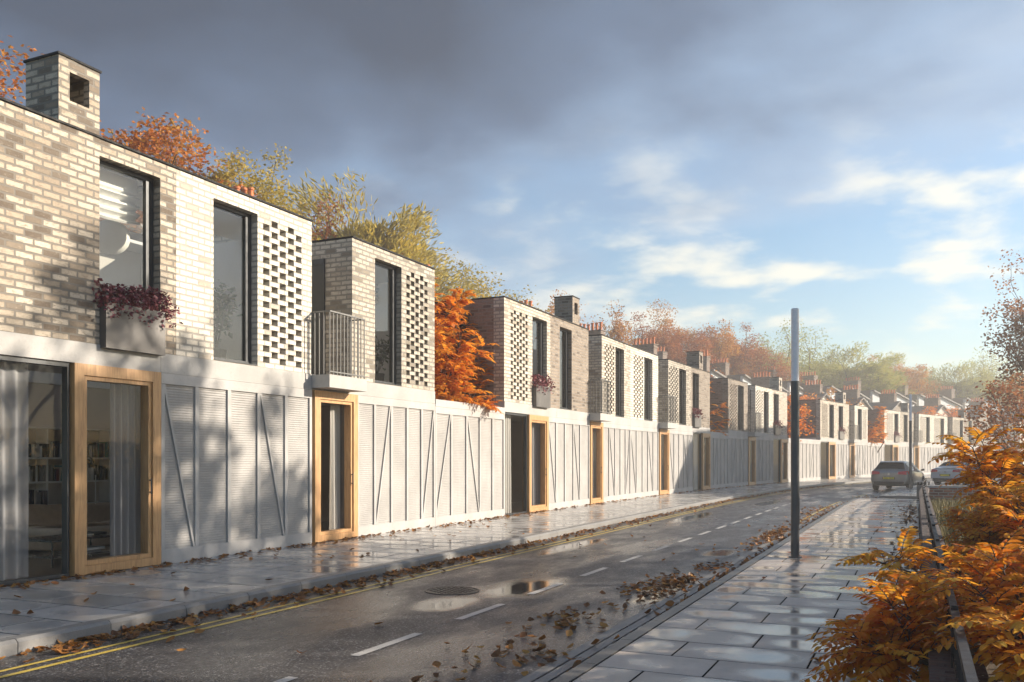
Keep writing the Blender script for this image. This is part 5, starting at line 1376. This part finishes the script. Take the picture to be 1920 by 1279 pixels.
    for z in (.83, .80):
        for sx in (-1, 1): q.hexa([(0,-.012,z+.025),(sx*.055,-.012,z-.01),(sx*.055,.03,z-.01),(0,.03,z+.025),(0,-.012,z+.04),(sx*.055,-.012,z+.004),(sx*.055,.03,z+.004),(0,.03,z+.04)])
    q.build('badge', M['chrome'], t)
    return t
car((-1.28,47.9,-.12), -R_(12), 'car_grey', 'dark grey hatchback parked at the right kerb with a yellow number plate', 'AE61 EKC')
car((1.5,57.5,-.12), -R_(24), 'car_white', 'white saloon car parked beyond the grey hatchback behind the orange shrubs', None, True)

# ------------------------------------------------------------------ fallen leaves
def fleaf(seed):
    rnd = random.Random(seed); mb = MB(); n, m = 6, 2
    curl = rnd.uniform(.2,.8); fold = rnd.uniform(.12,.45); tw = rnd.uniform(-.6,.6)
    L0, Wd = .105, .072
    idx = []
    for i in range(n+1):
        t = i/n; w = Wd*.5*(math.sin(math.pi*min(1,t*.93+.04))**.75)*(1 if t < .55 else 1-.5*(t-.55)); row = []
        for j in (-2,-1,0,1,2):
            x = w*j/2*(1+rnd.uniform(-.08,.08)); z = abs(j/2)*fold*w + curl*L0*(t-.45)**2*1.6 + tw*(t-.5)*x + rnd.uniform(-.003,.003)
            row.append(mb.vert((x, (t-.5)*L0, z)))
        idx.append(row)
    for i in range(n):
        for j in range(4): mb.f.append([idx[i][j], idx[i][j+1], idx[i+1][j+1], idx[i+1][j]])
    a = mb.v[idx[0][2]]; mb.tube([a, (a[0]+.004, a[1]-.02, a[2]+.006), (a[0]-.004, a[1]-.042, a[2]+.004)], .0016, 4)
    return mb
FL = [fleaf(400+i) for i in range(7)]
FM = []
for mb in FL:
    me = mb.mesh('fallen_leaf', True); me.materials.append(M['fallen']); FM.append(me)
rf = random.Random(9)
def leafspot(kind):
    if kind == 'wall': s_ = 5.8+16*rf.random()**1.15; return s_, .03+abs(rf.gauss(0,.16))*(1 if rf.random() < .8 else 2.5), 0
    if kind == 'gutter': s_ = 4.6+17*rf.random()**1.3; return s_, UKL+.03+abs(rf.gauss(0,.24)), -.116
    if kind == 'channel': s_ = 4.3+12*rf.random()**1.2; return s_, 7.40-abs(rf.gauss(0,.10)), -.108
    if kind == 'road':
        c = rf.choice([(5.2,6.55,.45),(6.4,6.45,.4),(8.2,6.5,.45),(10.3,6.72,.5),(11.2,6.85,.5),(12.5,6.9,.6),(6.2,6.9,.4),(9.5,6.9,.4)]); return c[0]+rf.gauss(0,c[2]), c[1]+rf.gauss(0,.20), -.116
    if kind == 'pave':
        if rf.random() < .18: return rf.uniform(5,14), rf.uniform(7.9,9.2), 0
        return 4.8+10*rf.random(), 9.68-abs(rf.gauss(0,.30)), 0
LAB = {'wall': 'curled brown fallen leaf on the flagstones at the foot of the terrace', 'gutter': 'brown fallen leaf in the gutter by the double yellow lines near the left kerb',
 'channel': 'upright brown fallen leaf wedged along the dark right hand kerb', 'road': 'dark brown fallen leaf in the heaps on the wet road near the right kerb', 'pave': 'fallen leaf lying on the right hand pavement near the lamp post and railing'}
GRP = {'wall': 'fallen leaves along the terrace wall', 'gutter': 'fallen leaves in the left gutter', 'channel': 'fallen leaves along the right kerb', 'road': 'fallen leaves heaped on the road', 'pave': 'fallen leaves on the right pavement'}
for kind, cnt in (('wall', 56), ('gutter', 66), ('channel', 46), ('road', 98), ('pave', 34)):
    for k in range(cnt):
        s_, u_, z_ = leafspot(kind)
        o = bpy.data.objects.new('fallen_leaf', FM[rf.randrange(7)]); COL.objects.link(o)
        p = W(s_, max(.02, u_), z_+.006+rf.random()*.008); o.location = p
        tilt = .7 if kind == 'channel' else .26
        o.rotation_euler = (rf.gauss(0,tilt), rf.gauss(0,tilt), rf.uniform(0,6.28)); k_ = rf.uniform(.75,1.15) if kind in ('wall','gutter') else rf.uniform(.65,1.0); o.scale = (k_,k_,k_)
        if kind == 'channel': o.location.z += .02
        tag(o, LAB[kind], 'fallen leaf', GRP[kind])
mb = MB()
def spread(n, fs, fu, z, tilt=.26):
    for k in range(n):
        src = FL[rf.randrange(7)]; p = W(fs(), fu(), z+.006+rf.random()*.012)
        Mx = Matrix.Translation(p) @ Matrix.Rotation(rf.uniform(0,6.28),4,'Z') @ Matrix.Rotation(rf.gauss(0,tilt),4,'X') @ Matrix.Rotation(rf.gauss(0,tilt),4,'Y') @ Matrix.Scale(rf.uniform(.65,1.05),4)
        b = len(mb.v); mb.v += [tuple(Mx @ Vector(v)) for v in src.v]
        mb.f += [[b+i for i in f] for f in src.f[:24]]
U = rf.uniform; G = lambda m, s: m+abs(rf.gauss(0,s))
spread(640, lambda: 6+50*rf.random()**1.3, lambda: G(.03,.18), 0)
spread(980, lambda: 5+52*rf.random()**1.25, lambda: G(UKL+.02,.20), -.116)
spread(220, lambda: U(9,35), lambda: 7.42-abs(rf.gauss(0,.12)), -.108, .8)
spread(240, lambda: rf.gauss(19,1.8), lambda: 7.0+rf.gauss(0,.18), -.116)
spread(200, lambda: rf.gauss(27,2.6), lambda: 6.95+rf.gauss(0,.25), -.116)
spread(260, lambda: U(6,30), lambda: 9.68-abs(rf.gauss(0,.28)), 0)
spread(90, lambda: rf.gauss(40,1.5), lambda: 7.5+rf.gauss(0,.35), -.116)
for c_, u_, n_ in ((5.3,6.5,22),(6.6,6.7,22),(8.2,6.55,44),(10.6,6.7,75),(11.5,6.8,70),(13.2,6.95,40)):
    spread(n_, lambda: rf.gauss(c_,.36), lambda: u_+rf.gauss(0,.19), -.116)
spread(230, lambda: U(4.8,15), lambda: G(UKL+.02,.20), -.116)
spread(45, lambda: U(5,20), lambda: U(.1,2.6), 0)
spread(26, lambda: U(5,22), lambda: U(3.2,6.6), -.116)
tag(mb.build('leaf_litter', M['fallen'], None, smooth=True), 'smaller more distant fallen leaves drifted along both kerbs and walls', 'leaf litter', kind='stuff')

# ------------------------------------------------------------------ daylight
SUN_AZ, SUN_EL = R_(30), R_(20.5)      # azimuth measured from +X towards +Y
sdir = Vector((math.cos(SUN_AZ)*math.cos(SUN_EL), math.sin(SUN_AZ)*math.cos(SUN_EL), math.sin(SUN_EL)))
sl = bpy.data.lights.new('sun', 'SUN'); sl.energy = 5.0; sl.angle = R_(.53); sl.color = (1.0,.87,.70)
so_ = bpy.data.objects.new('sun', sl); COL.objects.link(so_); so_.rotation_euler = (-sdir).to_track_quat('-Z', 'Y').to_euler()
wd = bpy.data.worlds.new('World'); sc.world = wd; wd.use_nodes = True
nt = wd.node_tree; nt.nodes.clear()
sky = N(nt, 'ShaderNodeTexSky', sky_type='NISHITA'); sky.sun_disc = False; sky.sun_elevation = SUN_EL; sky.sun_rotation = math.pi/2-SUN_AZ; sky.air_density = 1.2; sky.dust_density = .7; sky.ozone_density = 3.0
b1 = N(nt, 'ShaderNodeBackground'); b1.inputs[1].default_value = .085; hsv = N(nt, 'ShaderNodeHueSaturation'); hsv.inputs['Saturation'].default_value = 1.12; L(nt, sky.outputs[0], hsv.inputs['Color']); L(nt, hsv.outputs[0], b1.inputs[0])
dirv = coords(nt)['Generated']; sx = N(nt, 'ShaderNodeSeparateXYZ'); L(nt, dirv, sx.inputs[0])
z = math_(nt, 'MAXIMUM', sx.outputs[2], 0.0)
# cloud sheet seen in perspective: directions projected on a high level plane
den = math_(nt, 'ADD', z, .16)
px_ = math_(nt, 'DIVIDE', sx.outputs[0], den); py_ = math_(nt, 'DIVIDE', sx.outputs[1], den)
cv = N(nt, 'ShaderNodeCombineXYZ'); L(nt, px_, cv.inputs[0]); L(nt, py_, cv.inputs[1])
n1 = noise_(nt, cv.outputs[0], .85, 7, .5, .15); n2 = noise_(nt, mapping(nt, cv.outputs[0], (1,1,1), (4.1,2.7,0)), 1.7, 6, .5, .15); n4 = noise_(nt, mapping(nt, cv.outputs[0], (1,1,1), (5.2,3.9,0)), 2.5, 6, .55, .1)
lat = math_(nt, 'ADD', math_(nt, 'MULTIPLY', sx.outputs[0], .9085), math_(nt, 'MULTIPLY', sx.outputs[1], .4179))
fwd = math_(nt, 'ADD', math_(nt, 'MULTIPLY', sx.outputs[0], -.4179), math_(nt, 'MULTIPLY', sx.outputs[1], .9085))
hgt = math_(nt, 'SUBTRACT', z, math_(nt, 'MULTIPLY', lat, .28))
n12 = math_(nt, 'ADD', math_(nt, 'MULTIPLY', n1, .6), math_(nt, 'MULTIPLY', n2, .4))
hg = math_(nt, 'ADD', hgt, math_(nt, 'MULTIPLY_ADD', n12, .72, -.36))
front = maprange(nt, fwd, -.25, .35)
storm = math_(nt, 'MULTIPLY', maprange(nt, hg, .12, .32), front)
tone = math_(nt, 'ADD', math_(nt, 'MULTIPLY', hgt, 1.0), math_(nt, 'MULTIPLY_ADD', n2, .42, -.21))
stormc = ramp(nt, maprange(nt, tone, .16, .52, 0, 1, False), [(0, (.28,.34,.42)), (.3, (.16,.225,.32)), (.62, (.080,.112,.17)), (1, (.044,.057,.084))])
b2 = N(nt, 'ShaderNodeBackground'); L(nt, stormc.outputs[0], b2.inputs[0])
wisp = math_(nt, 'MULTIPLY', math_(nt, 'MULTIPLY', maprange(nt, n4, .46, .66), maprange(nt, z, .06, .17)), math_(nt, 'MULTIPLY_ADD', front, .65, .35))
b3 = N(nt, 'ShaderNodeBackground'); b3.inputs[0].default_value = (.50,.49,.43,1)
ma = N(nt, 'ShaderNodeMixShader'); L(nt, math_(nt, 'MULTIPLY', wisp, .9), ma.inputs[0]); L(nt, b1.outputs[0], ma.inputs[1]); L(nt, b3.outputs[0], ma.inputs[2])
mb_ = N(nt, 'ShaderNodeMixShader'); L(nt, storm, mb_.inputs[0]); L(nt, ma.outputs[0], mb_.inputs[1]); L(nt, b2.outputs[0], mb_.inputs[2])
wo_ = N(nt, 'ShaderNodeOutputWorld'); L(nt, mb_.outputs[0], wo_.inputs['Surface'])

# air: warm haze over the far end of the street
HAZE = .0024
m, nt = newmat('street_haze'); o = N(nt, 'ShaderNodeOutputMaterial'); v = N(nt, 'ShaderNodeVolumePrincipled'); v.inputs['Density'].default_value = HAZE; v.inputs['Color'].default_value = (.97,.96,.95,1); v.inputs['Anisotropy'].default_value = .55
L(nt, v.outputs[0], o.inputs['Volume'])
hz = MB(); hz.box(-112, 112, -52, 232, -1.2, 23)
tag(hz.build('haze', m), 'thin warm haze filling the street', 'haze', kind='stuff')

# ------------------------------------------------------------------ camera and render settings
cam = bpy.data.cameras.new('camera'); co = bpy.data.objects.new('camera', cam); COL.objects.link(co)
co.location = (0, 0, 1.49); co.rotation_euler = (math.pi/2, 0, math.atan(759/1650))
cam.sensor_width = 36; cam.lens = 1650/1920*36; cam.shift_y = 220.5/1920; cam.clip_end = 2000; cam.clip_start = .05
sc.camera = co
sc.view_settings.view_transform = 'Standard'; sc.view_settings.look = 'None'; sc.view_settings.gamma = 1; sc.view_settings.use_curve_mapping = False
sc.view_settings.exposure = 1.1
cy = sc.cycles
cy.use_denoising = True
try: cy.denoiser = 'OPENIMAGEDENOISE'
except Exception: pass
cy.use_adaptive_sampling = True; cy.adaptive_threshold = .02
cy.max_bounces = 8; cy.diffuse_bounces = 3; cy.glossy_bounces = 4; cy.transmission_bounces = 4; cy.transparent_max_bounces = 12; cy.volume_bounces = 1
cy.sample_clamp_indirect = 6; cy.caustics_reflective = False; cy.caustics_refractive = False
